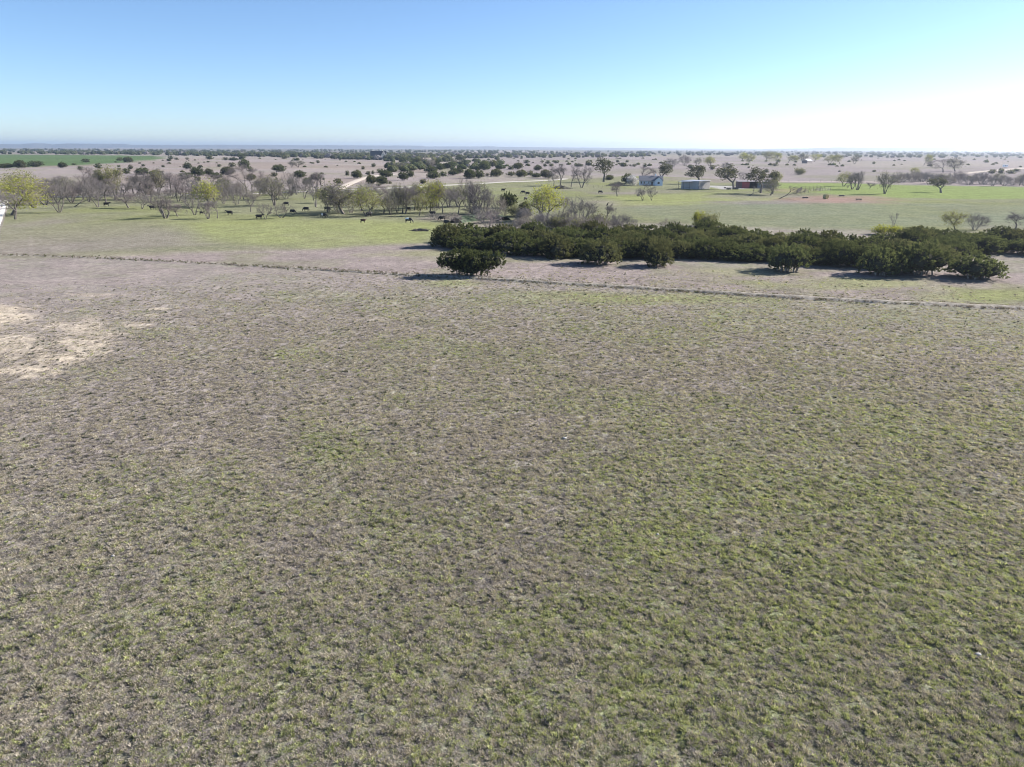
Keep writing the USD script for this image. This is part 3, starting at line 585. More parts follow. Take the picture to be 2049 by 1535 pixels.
# --- named trees: (prototype, name, foot x, foot y, width, height, label)
M, T_, B, D, O, S_, G_ = 'mesquite tree', 'tree', 'tree', 'tree', 'oak tree', 'shrub', 'shrub'
rows = [
 (bud[2], 'budding_tree', 22, 431, 74, 62, 'bright yellow-green leafing tree beside the white road at the left edge'),
 (bud[1], 'budding_tree', 44, 408, 56, 54, 'paler yellow-green tree just behind the bright one by the white road'),
 (tall[0], 'bare_tree', 31, 439, 46, 48, 'single-stemmed bare grey tree in front of the bright yellow-green tree'),
 (mesq[3], 'mesquite_tree', 69, 416, 44, 48, 'many-stemmed grey mesquite right of the single-stemmed bare tree'),
 (mesq[1], 'mesquite_tree', 92, 410, 40, 42, 'grey mesquite with arching limbs behind the large round-headed mesquite'),
 (mesq[4], 'mesquite_tree', 119, 425, 44, 52, 'large round-headed bare mesquite forking low, left of the leaning trunk'),
 (leaner[0], 'leaning_tree', 148, 413, 34, 24, 'dark leaning crooked trunk with few twigs among the mesquites'),
 (tall[1], 'bare_tree', 168, 393, 36, 50, 'tall bare grey tree standing along the far side of the county road, leftmost'),
 (mesq[2], 'mesquite_tree', 197, 415, 32, 42, 'upright forked mesquite beside the standing cow nearest the white road'),
 (tall[2], 'bare_tree', 221, 392, 30, 42, 'bare dark tree left of the yellow-green tree on the county road'),
 (bud[0], 'budding_tree', 236, 392, 36, 48, 'yellow-green tree standing between bare trees on the county road'),
 (tall[0], 'bare_tree', 269, 391, 28, 36, 'small dark bare tree on the county road right of the yellow-green one'),
 (mesq[5], 'mesquite_tree', 258, 416, 32, 26, 'small open V-shaped mesquite in the green cow pasture'),
 (mesq[0], 'mesquite_tree', 284, 418, 34, 24, 'low wide V-shaped mesquite with spreading black limbs in the green cow pasture'),
 (mesq[3], 'mesquite_tree', 298, 391, 32, 40, 'dense bare tree growing out of a dark bush beside the county road'),
 (bud[1], 'budding_tree', 319, 390, 28, 40, 'slender tree with yellow-green top on the county road'),
 (mesq[1], 'mesquite_tree', 331, 437, 46, 36, 'wide low mesquite with a dark base and a long shadow'),
 (mesq[5], 'mesquite_tree', 356, 433, 24, 22, 'small mesquite right of the wide low mesquite'),
 (tall[1], 'bare_tree', 362, 390, 26, 34, 'bare tree on the county road right of the slender yellow-green one'),
 (tall[2], 'bare_tree', 378, 389, 26, 36, 'bare tree on the county road left of the large greening tree'),
 (mesq[4], 'mesquite_tree', 390, 430, 34, 36, 'mesquite with three spreading limbs left of the yellow-green tree in the pasture'),
 (bud[3], 'budding_tree', 423, 414, 44, 42, 'broad yellow-green tree in the green cow pasture'),
 (mesq[3], 'mesquite_tree', 417, 438, 26, 30, 'bushy grey mesquite in front of the broad yellow-green tree'),
 (tall[0], 'bare_tree', 435, 437, 18, 34, 'thin crooked sapling beside the bushy grey mesquite'),
 (shrub[0], 'bare_shrub', 447, 408, 20, 34, 'upright grey many-stemmed shrub left of another like it'),
 (shrub[3], 'bare_shrub', 474, 410, 26, 34, 'wider grey many-stemmed shrub behind the small black calf'),
 (tall[1], 'bare_tree', 495, 389, 36, 50, 'tallest bare tree on the county road, twigs against the pink pasture'),
 (tall[2], 'bare_tree', 502, 424, 22, 34, 'round-headed bare tree casting a long shadow over the green grass'),
 (mesq[0], 'mesquite_tree', 531, 439, 24, 28, 'black V-shaped mesquite next to a cow at the edge of the bright grass'),
 (dull[1], 'greening_tree', 549, 411, 50, 48, 'large grey-green leafing tree in the middle of the cow pasture'),
 (mesq[2], 'mesquite_tree', 564, 436, 32, 26, 'forked open mesquite in front of the large grey-green tree'),
 (snag[0], 'bare_tree', 632, 414, 20, 40, 'group of pale dead upright stems left of the creek trees'),
 (dull[0], 'greening_tree', 688, 428, 62, 52, 'largest bare round-headed tree at the left end of the creek'),
 (bud[1], 'budding_tree', 735, 433, 50, 46, 'yellow-green tree with a cow in its shade beside the largest creek tree'),
 (bud[3], 'budding_tree', 650, 406, 24, 22, 'small pale green bush behind the utility pole'),
 (tall[1], 'bare_tree', 771, 406, 30, 30, 'bare tree behind the creek, right of the yellow-green tree'),
 (dull[2], 'greening_tree', 781, 430, 26, 30, 'small grey-green tree at the front of the creek trees'),
 (dull[1], 'greening_tree', 795, 426, 22, 48, 'tall olive tree in the creek row'),
 (tall[2], 'bare_tree', 806, 425, 24, 44, 'bare tree leaning over the creek beside the tall olive tree'),
 (tall[0], 'bare_tree', 829, 421, 36, 42, 'bare grey tree behind the small yellow-green creek tree'),
 (bud[0], 'budding_tree', 838, 433, 26, 34, 'small yellow-green tree right of the black and white cow'),
 (bud[2], 'budding_tree', 861, 424, 36, 50, 'tall yellow-green tree in the middle of the creek row'),
 (tall[1], 'bare_tree', 886, 426, 28, 44, 'mauve bare tree right of the tall yellow-green creek tree'),
 (tall[2], 'bare_tree', 917, 431, 28, 44, 'bare pale-stemmed tree above the mauve thicket by the creek'),
 (mesq[3], 'mesquite_tree', 943, 426, 30, 54, 'tall bare tree at the back of the creek thicket'),
 (shrub[0], 'bare_shrub', 970, 428, 36, 40, 'large round grey shrub in the creek thicket'),
 (shrub[2], 'bare_shrub', 995, 428, 32, 32, 'brownish rounded shrub left of the dark juniper on the creek'),
 (junipers[1], 'juniper_tree', 1016, 416, 34, 27, 'single dark juniper standing among bare creek shrubs'),
 (shrub[1], 'bare_shrub', 976, 455, 52, 28, 'pinkish mauve round shrub behind the juniper thicket at its left end'),
 (shrub[1], 'bare_shrub', 915, 450, 26, 16, 'small pinkish shrub beside the left end of the juniper thicket'),
 (junipers[3], 'juniper_tree', 1050, 434, 24, 27, 'narrow dark juniper in front of the yellow-green willow'),
 (gshrub[1], 'leafy_shrub', 1030, 432, 26, 18, 'pale yellowish low shrub on the creek bank'),
 (shrub[0], 'bare_shrub', 1056, 448, 44, 28, 'dark grey low shrub in front of the narrow juniper'),
 (bud[3], 'budding_tree', 1088, 442, 54, 58, 'wide yellow-green willow-like tree at the right end of the creek'),
 (tall[1], 'bare_tree', 1124, 441, 22, 40, 'dark bare tree right of the wide yellow-green tree'),
 (shrub[3], 'bare_shrub', 1160, 453, 52, 48, 'big grey twiggy shrub behind the juniper thicket'),
 (shrub[2], 'bare_shrub', 1127, 452, 38, 28, 'tan twiggy shrub left of the big grey one'),
 (gshrub[0], 'leafy_shrub', 1155, 461, 22, 18, 'small bright yellow-green shrub at the back of the juniper thicket'),
 (shrub[1], 'bare_shrub', 1196, 458, 24, 26, 'mauve shrub right of the big grey twiggy shrub'),
 (tall[0], 'bare_tree', 1214, 448, 18, 34, 'thin bare tree with a black bird perched on top'),
 (shrub[0], 'bare_shrub', 1245, 460, 46, 24, 'grey brush behind the junipers right of the thin bare tree'),
 (tall[2], 'bare_tree', 1108, 372, 18, 24, 'small bare tree at the left of the brush pile by the farm'),
 (tall[0], 'bare_tree', 1122, 373, 26, 36, 'bare tree rising out of the brush pile by the farm'),
 (tall[1], 'bare_tree', 1143, 374, 20, 30, 'bare tree at the right end of the brush pile by the farm'),
 (mesq[4], 'mesquite_tree', 1164, 376, 32, 40, 'broad pale bare tree right of the brush pile'),
 (oak[0], 'oak_tree', 1208, 364, 32, 40, 'tall live oak with open dark crown left of the blue house'),
 (mesq[5], 'mesquite_tree', 1235, 393, 18, 22, 'small bare mesquite right of the grazing cow below the farm'),
 (leaner[1], 'leaning_tree', 1275, 391, 20, 22, 'rust-coloured leaning tree below the blue house'),
 (mesq[2], 'mesquite_tree', 1286, 401, 20, 22, 'left one of two small V-shaped mesquites below the blue house'),
 (mesq[0], 'mesquite_tree', 1304, 401, 18, 20, 'right one of two small V-shaped mesquites below the blue house'),
 (tall[1], 'bare_tree', 1283, 366, 28, 28, 'bare grey tree in front of the left end of the blue house'),
 (oak[1], 'oak_tree', 1320, 366, 20, 34, 'dark oak behind the right end of the blue house'),
 (white, 'blossom_tree', 1267, 371, 18, 16, 'small white-blossoming tree left of the blue house'),
 (junipers[2], 'juniper_tree', 1256, 368, 22, 18, 'dark bush behind the white-blossoming tree'),
 (oak[2], 'oak_tree', 1396, 368, 32, 30, 'live oak rising behind the grey metal shed'),
 (oak[1], 'oak_tree', 1468, 379, 32, 40, 'live oak standing between the metal shed and the red barn'),
 (oak[0], 'oak_tree', 1522, 386, 36, 42, 'tall live oak in front of the red barn'),
 (oak[2], 'oak_tree', 1545, 388, 24, 38, 'narrow live oak at the right end of the red barn'),
 (tall[2], 'bare_tree', 1490, 370, 26, 22, 'grey bare tree behind the red barn'),
 (bud[0], 'budding_tree', 1554, 372, 14, 22, 'round yellow-green treetop behind the right end of the red barn'),
 (leaner[0], 'leaning_tree', 1497, 392, 22, 16, 'leaning bare mesquite at the left of the red barn oaks'),
 (leaner[1], 'leaning_tree', 1557, 397, 30, 22, 'dark trunk leaning to the right beside the cattle pens'),
 (dull[0], 'greening_tree', 1541, 391, 26, 24, 'twisted grey-green tree in front of the cattle pens'),
 (bud[1], 'budding_tree', 1688, 373, 24, 24, 'pale yellow tree on the far side of the bright field'),
 (mesq[1], 'mesquite_tree', 1705, 379, 20, 26, 'left bare mesquite of a pair in the bright field'),
 (mesq[3], 'mesquite_tree', 1716, 380, 28, 32, 'right bare mesquite of a pair in the bright field'),
 (mesq[5], 'mesquite_tree', 1740, 377, 12, 10, 'tiny mesquite between the pair and the round tree'),
 (dull[2], 'greening_tree', 1770, 388, 30, 36, 'round grey-green tree with a shadow, alone in the bright field'),
 (oak[1], 'oak_tree', 1883, 386, 26, 25, 'small lone live oak in the bright green field'),
 (snag[0], 'bare_tree', 1786, 459, 14, 30, 'dead bare tree behind the right part of the juniper thicket'),
 (gshrub[0], 'leafy_shrub', 1776, 470, 42, 16, 'bright yellow-green shrub at the foot of the dead bare tree'),
 (gshrub[0], 'leafy_shrub', 1398, 452, 20, 24, 'small yellow-green tree poking above the middle of the thicket'),
 (gshrub[1], 'leafy_shrub', 1420, 456, 32, 24, 'pale greenish shrub behind the middle of the thicket'),
 (shrub[2], 'bare_shrub', 1340, 462, 40, 20, 'tan brush behind the middle of the thicket'),
 (bud[0], 'budding_tree', 1912, 460, 36, 32, 'pale yellow tree behind the right end of the thicket'),
 (shrub[3], 'bare_shrub', 1950, 460, 36, 28, 'grey bare shrub right of the pale yellow tree behind the thicket'),
 (tall[0], 'bare_tree', 2030, 460, 34, 30, 'bare tree behind the thicket at the right edge'),
 (gshrub[1], 'leafy_shrub', 1598, 350, 18, 11, 'grey-green bush alone in the mauve pasture'),
 (shrub[3], 'bare_shrub', 1452, 342, 18, 14, 'grey twiggy bush in the mauve pasture beyond the oak'),
 (shrub[0], 'bare_shrub', 1342, 337, 24, 17, 'group of grey stems beyond the blue house'),
 (shrub[1], 'bare_shrub', 1370, 332, 26, 18, 'mauve bare trees beyond the metal shed'),
 (bud[3], 'budding_tree', 1420, 332, 20, 15, 'yellow-green tree far beyond the metal shed'),
 (dull[1], 'greening_tree', 1395, 333, 14, 14, 'faint greyish tree left of the far yellow-green tree'),
 (tall[1], 'bare_tree', 1887, 345, 32, 22, 'large bare tree beyond the bright field'),
 (dull[0], 'greening_tree', 1912, 343, 28, 22, 'grey-green round tree beside the large bare one beyond the bright field'),
 (bud[0], 'budding_tree', 1848, 331, 14, 18, 'pale yellow tree far off beyond the bright field'),
 (bud[2], 'budding_tree', 1823, 350, 16, 12, 'small bright yellow tree in the hedge beyond the bright field'),
]
for pr, nm, bx, by, w, h, lab in rows:
    cat = {'mesquite_tree': 'mesquite tree', 'oak_tree': 'oak tree', 'juniper_tree': 'juniper', 'bare_shrub': 'shrub', 'leafy_shrub': 'shrub'}.get(nm, 'tree')
    plant(pr, nm, lab, cat, bx, by, w, h, rz=(-20 if nm == 'leaning_tree' else None))

# hedgerow of grey trees beyond the bright field, and scrub behind the left mesquites
for k in range(22):
    x = 1785 + k * 12.6 + prng.uniform(-4, 4)
    plant(pick(shrub + dull[:1]), 'bare_shrub', ORD[k] + ' grey bare shrub from the left in the hedgerow beyond the bright field', 'shrub', x, 365 + (x - 1785) * 0.030 + prng.uniform(-3, 1.5), prng.uniform(17, 28), prng.uniform(13, 22), 'hedgerow beyond the bright field')
for k in range(26):
    x = prng.uniform(-5, 205); y = prng.uniform(378, 396) - x * 0.01
    plant(pick(shrub + mesq[3:4]), 'bare_shrub', 'grey scrub behind the mesquites at the left of the road', 'shrub', x, y, prng.uniform(18, 36), prng.uniform(12, 26), 'scrub behind the left mesquites')
for k in range(18):
    x = prng.uniform(860, 1060); y = 433 + prng.uniform(-9, 10) + max(0, x - 960) * 0.1
    plant(pick(shrub), 'bare_shrub', 'low mauve brush along the creek bank', 'shrub', x, y, prng.uniform(18, 32), prng.uniform(10, 22), 'brush along the creek bank')
for k in range(10):
    x = 1480 + k * 25 + prng.uniform(-9, 9)
    plant(pick(bud + dull), 'budding_tree', ORD[k] + ' tree from the left in the yellow-green row by the far white-roofed barn', 'tree', x, 326 + prng.uniform(-3, 3), prng.uniform(13, 20), prng.uniform(12, 17), 'tree row by the far barn')
for k in range(14):
    x = prng.uniform(560, 910); y = 331 + prng.uniform(-4, 12) if x > 780 else 333 + prng.uniform(-3, 4)
    if 610 < x < 790: continue
    plant(pick(shrub + dull), 'bare_shrub', 'pale bare tree clump in the pasture before the dark woods', 'shrub', x, y, prng.uniform(12, 24), prng.uniform(9, 17), 'pale clumps before the woods')

for k in range(34):
    x = 62 + k * 17.2 + prng.uniform(-8, 8)
    plant(pick(mesq + tall + tall + dull), 'bare_tree', ORD[k] + ' from the left in the loose row of grey trees by the county road', 'tree', x, 393 + prng.uniform(-6, 15) - (x > 450) * 4, prng.uniform(22, 36), prng.uniform(26, 44), 'loose row of trees by the county road')
for k in range(30):
    x = 60 + k * 19.5 + prng.uniform(-9, 9)
    plant(pick(shrub), 'bare_shrub', ORD[k] + ' low brown shrub from the left in the brush along the county road', 'shrub', x, 398 + prng.uniform(-8, 6) - (x > 450) * 5, prng.uniform(18, 34), prng.uniform(10, 19), 'brush along the county road')
for k in range(20):
    x = 655 + k * 16 + prng.uniform(-8, 8)
    plant(pick(tall + dull + bud[:1] + shrub), 'bare_tree', ORD[k] + ' from the left among the grey background trees of the creek belt', 'tree', x, 420 + prng.uniform(-8, 8), prng.uniform(24, 36), prng.uniform(28, 48), 'background trees of the creek belt')
for k in range(13):
    x = 1040 + k * 17 + prng.uniform(-8, 8)
    plant(pick(shrub + gshrub[1:]), 'bare_shrub', ORD[k] + ' grey shrub from the left behind the juniper thicket near the creek', 'shrub', x, 460 + prng.uniform(-7, 6), prng.uniform(26, 42), prng.uniform(17, 30), 'shrubs behind the thicket')

# --- junipers: front row by name
for bx, by, w, h, lab, k in (
    (1203, 528, 76, 44, 'round juniper standing just in front of the thicket, leftmost of the front row', 0),
    (1317, 532, 62, 41, 'compact round juniper in front of the thicket beside a pale bare patch', 3),
    (1575, 542, 80, 47, 'large dome-shaped juniper in front of the thicket with a dark oval shadow', 2),
    (1762, 550, 78, 47, 'juniper at the left of the clump that juts out of the thicket', 4),
    (1838, 548, 98, 56, 'largest juniper of the clump that juts out of the thicket', 1),
    (1950, 556, 92, 42, 'low wide juniper standing clear right of the jutting clump', 5),
    (896, 493, 62, 40, 'juniper at the left end of the thicket', 3)):
    plant(junipers[k], 'juniper_tree', lab, 'juniper', bx, by, w, h)
plant(lone, 'juniper_tree', 'lone wide juniper alone on the grass bank in the middle field', 'juniper', 941, 552, 117, 47, rz=0)

# --- the thicket: every juniper on its own
front = np.array([(905, 492), (960, 502), (1050, 511), (1130, 514), (1250, 514), (1380, 516), (1450, 518), (1540, 520), (1640, 529), (1740, 534), (1830, 530), (1900, 517), (1918, 505)], float)
back = np.array([(905, 482), (960, 480), (1050, 479), (1130, 478), (1250, 477), (1380, 474), (1450, 476), (1540, 487), (1640, 498), (1740, 499), (1830, 488), (1900, 482), (1918, 482)], float)
spots = []
def try_spot(x, y, dmin):
    p = P(x, y)[:2]
    if all(np.hypot(*(p - q_)) > dmin for q_, _ in spots): spots.append((p, (x, y)))
for x in np.arange(905, 1925, 30):
    try_spot(x + prng.uniform(-5, 5), np.interp(x, front[:, 0], front[:, 1]) + prng.uniform(-2, 1), 3.0)
for _ in range(1500):
    x = prng.uniform(900, 1920); f_, b_ = np.interp(x, front[:, 0], front[:, 1]), np.interp(x, back[:, 0], back[:, 1])
    try_spot(x, b_ + (f_ - b_) * prng.uniform(0, 1), 5.4)
for _ in range(300):
    x = prng.uniform(1925, 2075); try_spot(x, prng.uniform(486, 506 + (x - 1925) * 0.03), 5.4)
n_front = 0
for p, (x, y) in sorted(spots, key=lambda t: t[1][0]):
    s = depth(p) / FPX
    front_row = x < 1920 and y > np.interp(x, front[:, 0], front[:, 1]) - 5; n_front += front_row
    plant(pick(junipers), 'juniper_tree', ORD[min(n_front, 49) - 1] + ' juniper from the left along the front edge of the dense thicket' if front_row else 'dark green juniper packed among its neighbours inside the dense thicket', 'juniper', x, y, prng.uniform(6.6, 9.4) / s, prng.uniform(2.5, 4.3) / s, 'junipers of the dense thicket')
# --- junipers dotted over the far pastures: (foot x, foot y, width, height)
def crop(lst, x0, k=5.854): return [(x0 + a / k, 270 + b / k, c / k, d / k) for a, b, c, d in lst]
pink = crop([(85,385,170,45),(240,385,150,75),(420,372,160,60),(735,382,90,55),(1010,322,85,38),(948,412,65,40),(1150,392,75,48),(1150,470,80,55),(1365,455,85,40),(1405,305,60,38),(1505,320,100,55),(1390,375,35,20),(1395,405,35,18),(1485,455,80,55),(1530,400,50,45),(1670,465,150,70),(1825,480,135,58),(1680,368,40,25),(1910,375,35,20),(1955,525,50,28),(1980,305,45,25),(865,350,45,18),(1840,405,30,12),(1908,430,25,12),(1635,335,30,15),(1160,338,30,12),(1355,320,25,12),(1740,700,90,110)], 0)
pink += crop([(155,375,30,18),(225,305,45,22),(245,285,55,35),(312,290,45,24),(438,290,35,24),(445,400,90,65),(700,285,80,45),(592,385,50,30),(560,480,150,90),(420,510,160,60),(560,545,80,50),(690,470,95,65),(785,510,120,60),(920,465,165,80),(860,580,130,60),(815,372,45,28),(965,380,70,50),(1110,400,115,100),(1180,430,70,50),(1190,530,120,65),(1080,290,85,60),(980,300,90,35),(885,295,60,30),(1515,430,145,70),(1455,490,75,45),(1715,300,75,28),(1750,510,135,80),(1945,525,130,65),(1655,585,80,60),(1845,585,100,75),(1480,525,30,28),(1340,545,45,20),(1970,330,40,30),(200,525,45,25),(1570,280,60,40)], 300)
drive = crop([(555,475,45,50),(670,505,115,80),(450,570,85,55),(280,525,30,25),(1010,490,145,70),(945,440,80,38),(840,570,120,85),(960,575,130,80),(1210,530,110,85),(1290,490,90,65),(1570,510,145,75),(1530,440,130,70),(1680,485,80,50),(1445,570,85,45),(865,375,50,38),(740,405,40,35),(855,455,35,35),(800,470,55,40),(1060,405,50,35),(925,600,55,30),(1055,570,40,28),(1650,410,90,60),(1990,510,130,80),(1800,470,110,60),(1870,450,90,60),(1590,370,110,70),(1740,390,90,60),(1210,330,90,60),(1380,340,90,60),(1880,300,110,60)], 600)
mid_ = crop([(230,510,110,100),(340,505,110,85),(440,478,40,30),(545,485,150,75),(715,480,85,45),(835,490,140,70),(940,470,70,45),(1010,495,110,45),(1120,505,125,85),(405,410,110,90),(500,375,85,70),(310,370,25,25),(795,400,115,65),(710,405,60,40),(1030,415,95,50),(1115,370,45,30),(1190,370,55,30),(1150,335,55,35),(1245,330,70,28),(1510,370,95,32),(1630,360,80,55),(1685,370,40,20),(1870,360,60,40),(1870,525,85,45),(1300,355,50,15),(2025,370,70,40),(1965,320,35,25),(900,330,70,35),(575,335,60,40)], 900)
right_ = crop([(280,370,85,38),(403,372,48,30),(530,375,48,38),(210,320,35,25),(320,320,35,25),(358,365,25,20),(1060,390,75,38),(1195,402,60,38),(1318,408,62,50),(1745,388,28,20),(1950,438,50,38),(115,520,90,45)], 1200) + crop([(1345,430,30,15),(1745,432,35,18),(1550,470,45,20),(590,365,60,30)], 1450) + crop([(290,432,35,18),(1670,455,75,45),(1770,455,60,55),(1890,455,80,40),(1960,430,70,30)], 1700, 5.871)
for zone, lst, where in (('pink', pink, 'on the pink pasture left of the driveway'), ('drive', drive, 'around the dirt driveway'), ('mid', mid_, 'between the county road and the farm'), ('right', right_, 'on the mauve pasture beyond the farm')):
    nth = {True: 0, False: 0}
    for bx, by, w, h in sorted(lst):
        big = w > 15; nth[big] += 1
        lab = ('broad' if big else 'small') + ' dark juniper ' + where + ', ' + ORD[nth[big] - 1] + ' from the left'
        plant(pick(junipers if big else small_junipers), 'juniper_tree', lab, 'juniper', bx, by + 0.5, w, h * 1.05, ('broad' if big else 'small') + ' junipers ' + where)
def dots(specs):
    """The tiniest junipers, a few pixels each, as one mass."""
    path = numbered('tiny_junipers'); pi = UsdGeom.PointInstancer.Define(stage, path)
    tag(pi.GetPrim(), 'tiny dark juniper bushes dotted over the far dry pastures', 'junipers', kind='stuff')
    rng = np.random.default_rng(61); tg = [obj('juniper', small_mesh(160 + k), (juniper_mat, juniper_mat_b)[k % 2], path).GetPath() for k in range(2)]
    pi.CreatePrototypesRel().SetTargets(tg); pos, scl = [], []
    for n, x0, x1, y0, y1, w0, w1 in specs:
        for _ in range(n):
            t = rng.uniform(0, 1) ** 1.3; q = PT(rng.uniform(x0, x1), y0 + (y1 - y0) * t); w = rng.uniform(w0, w1) * (0.75 + 0.6 * t) * depth(q) / FPX / 8.0
            pos.append(q); scl.append((w, w, w * rng.uniform(.9, 1.3)))
    pi.CreateProtoIndicesAttr(Vt.IntArray([k % 2 for k in range(len(pos))])); pi.CreatePositionsAttr(Vt.Vec3fArray.FromNumpy(np.array(pos, np.float32))); pi.CreateScalesAttr(Vt.Vec3fArray.FromNumpy(np.array(scl, np.float32)))
def small_mesh(seed):
    rng = np.random.default_rng(seed); mb = MB()
    for l in lobes_round(rng, 4, 8.0, 5.0):
        d = unit(rng.normal(0, 1, (60, 3))); d[:, 2] = np.abs(d[:, 2]) * .9; mb.add(*sprays(rng, l[:3] + d * np.array(l[3:]) * rng.uniform(.6, 1, (60, 1)), d, 1.1, .3, 3))
    return mb.get()
dots([(46, 290, 720, 319, 352, 3, 8), (60, 990, 1560, 318, 336, 4, 9), (38, 1560, 2060, 316, 338, 4, 9)])

# --- far woods: bands of trees that read as one mass
far_rng = np.random.default_rng(23)
def far_tree(name, m, seed):
    rng = np.random.default_rng(seed); mb = MB()
    for l in lobes_round(rng, 4, 8.0, 5.5):
        c = trimesh.creation.icosphere(1); v = np.array(c.vertices)
        v = v * (0.8 + 0.5 * (meshkit.fbm(v * 2.1 + seed, 2, seed)[:, None] - 0.3)) * l[3:] + l[:3]; mb.add(v, c.faces)
        d = unit(rng.normal(0, 1, (26, 3))); d[:, 2] = np.abs(d[:, 2])
        mb.add(*sprays(rng, l[:3] + d * l[3:], d, 1.0, .35, 1))
    return mb.get()
def woods(name, label, bands):
    path = numbered(name); pi = UsdGeom.PointInstancer.Define(stage, path); tag(pi.GetPrim(), label, 'woods', kind='stuff')
    tg = [obj(n_, far_tree(n_, m_, s_), m_, path).GetPath() for n_, m_, s_ in (('juniper', juniper_mat, 1), ('juniper', juniper_mat_b, 2), ('oak', oak_mat, 3), ('bare_tree', twig_mat, 4), ('budding_tree', bud_dull, 5))]
    pi.CreatePrototypesRel().SetTargets(tg)
    pos, idx, scl = [], [], []
    for n, x0, x1, ya, yb, y2a, y2b, hmin, hmax, mix in bands:
        for _ in range(n):
            t = far_rng.uniform(); x = x0 + (x1 - x0) * t; y = far_rng.uniform(ya + (yb - ya) * t, y2a + (y2b - y2a) * t)
            p = P(x, y); s = far_rng.uniform(hmin, hmax) / 5.5
            pos.append((p[0], p[1], Zf(p[0], p[1]) - .2)); scl.append((s * far_rng.uniform(.9, 1.5), s * far_rng.uniform(.9, 1.5), s))
            idx.append(int(far_rng.choice(5, p=mix)))
    a_ = far_rng.uniform(0, 6.28, len(pos))
    pi.CreateProtoIndicesAttr(Vt.IntArray(idx)); pi.CreatePositionsAttr(Vt.Vec3fArray.FromNumpy(np.array(pos, np.float32)))
    pi.CreateScalesAttr(Vt.Vec3fArray.FromNumpy(np.array(scl, np.float32)))
    pi.CreateOrientationsAttr(Vt.QuathArray([Gf.Quath(float(math.cos(t / 2)), 0, 0, float(math.sin(t / 2))) for t in a_]))
ev = (.45, .3, .1, .1, .05)
# n, x0, x1, far edge y at x0 / x1, near edge y at x0 / x1, heights, mix
woods('dark_woods', 'dark juniper woods along the far side of the green field and pink pasture', [
    (110, 770, 1010, 322, 320, 345, 340, 3.5, 7, (.5, .3, .05, .1, .05)), (260, -150, 320, 305, 306, 308.5, 311, 6, 10, ev), (300, 320, 640, 305, 307, 311.5, 317, 6, 11, ev), (380, 630, 900, 306, 309, 318, 325, 6, 10, (.35, .25, .15, .15, .1)), (260, 880, 1300, 308, 309, 318, 315, 5, 9, (.4, .25, .1, .15, .1))])
woods('far_woods', 'scattered far woods fading into haze below the horizon', [
    (420, -200, 1000, 299.5, 301, 304, 306, 7, 12, ev), (420, 900, 2200, 302.5, 303.5, 309, 309, 6, 11, ev), (240, 1300, 2200, 306, 306, 313, 313, 5, 9, (.4, .25, .1, .15, .1)), (110, 1640, 2200, 311, 312, 316, 318, 5, 8, ev)])
# ------------------------------------------------------------------ roads, banks and fences
def strip(pts, widths, lift, prof, seed, step=2.0, rough=0.0, hk=0.0):
    """A strip along photographed points that follows the ground; prof = [(side -1..1, height)] across."""
    p = np.array([PT(*q)[:2] if len(q) == 2 else q[:2] for q in pts]); w = np.array(widths, float)
    d = np.concatenate([[0], np.cumsum(np.linalg.norm(np.diff(p, axis=0), axis=1))])
    n = max(8, int(d[-1] / step)); t = np.linspace(0, d[-1], n)
    from scipy.interpolate import PchipInterpolator
    c = np.stack([PchipInterpolator(d, p[:, k])(t) for k in (0, 1)], 1); ww = np.interp(t, d, w)
    tg = np.gradient(c, axis=0); tg /= np.linalg.norm(tg, axis=1, keepdims=True); nn = np.stack([tg[:, 1], -tg[:, 0]], 1)
    rows = []
    for s_, h in prof:
        q = c + nn * (ww / 2 * s_)[:, None]
        q = q + nn * (rough * (f2(q[:, 0], q[:, 1], 1 / 2.5, seed, 3) - 0.5) * 2 * abs(s_))[:, None]
        z = Z(q[:, 0], q[:, 1]) + near_bumps(q[:, 0], q[:, 1]) * (1 if abs(s_) > 0.9 else 0.3) + lift + h * np.clip(ww / 2.6, .3, 1.0) ** hk * (0.7 + 0.6 * f2(q[:, 0], q[:, 1], 1 / 3.0, seed + 1, 3))
        rows.append(np.column_stack([q, z]))
    v = np.vstack(rows); a, b = np.meshgrid(np.arange(len(prof) - 1), np.arange(n - 1), indexing='ij')
    f = np.stack([a * n + b, (a + 1) * n + b, (a + 1) * n + b + 1, a * n + b + 1], -1).reshape(-1, 4)
    return v, f[:, ::-1]

gravel_mat = plain('gravel', (0.42, 0.39, 0.355), 1.0, 0.25, 1.2, 0.0)
white_mat = plain('white_caliche', (0.78, 0.74, 0.68), 1.0, 0.15, 0.8, 0.0)
pale_mat = plain('pale_dirt', (0.44, 0.385, 0.325), 1.0, 0.25, 0.6, 0.0)
bank_mat = plain('bank_grass', (0.29, 0.26, 0.215), 1.0, 0.45, 1.6, 0.0)
green_mat = plain('bank_green', (0.085, 0.11, 0.07), 1.0, 0.35, 0.8, 0.0)
road_prof = [(-1.0, -0.10), (-.85, 0.06), (-.3, .12), (0, .13), (.3, .12), (.85, 0.06), (1.0, -0.10)]
tag(obj('county_road', strip([(-420, 402), (-120, 396), (0, 394.5), (130, 393.5), (300, 391), (500, 388), (650, 382), (750, 378), (900, 370.5), (1000, 365), (1085, 361.5), (1130, 358)], [6.5] * 12, 0.05, road_prof, 201, 3.0, .3), gravel_mat, sm=40), 'pale gravel county road crossing the view behind the creek trees', 'road', kind='structure')
tag(obj('driveway', strip([(672, 380.5), (690, 372), (712, 362.5), (730, 356.5), (748, 352.5), (775, 349.5), (820, 347)], [6.5, 6, 6, 6.5, 7, 7, 7], 0.06, road_prof, 202, 3.0, .3), pale_mat, sm=40), 'pale dirt driveway climbing from the county road to the stone house', 'driveway', kind='structure')
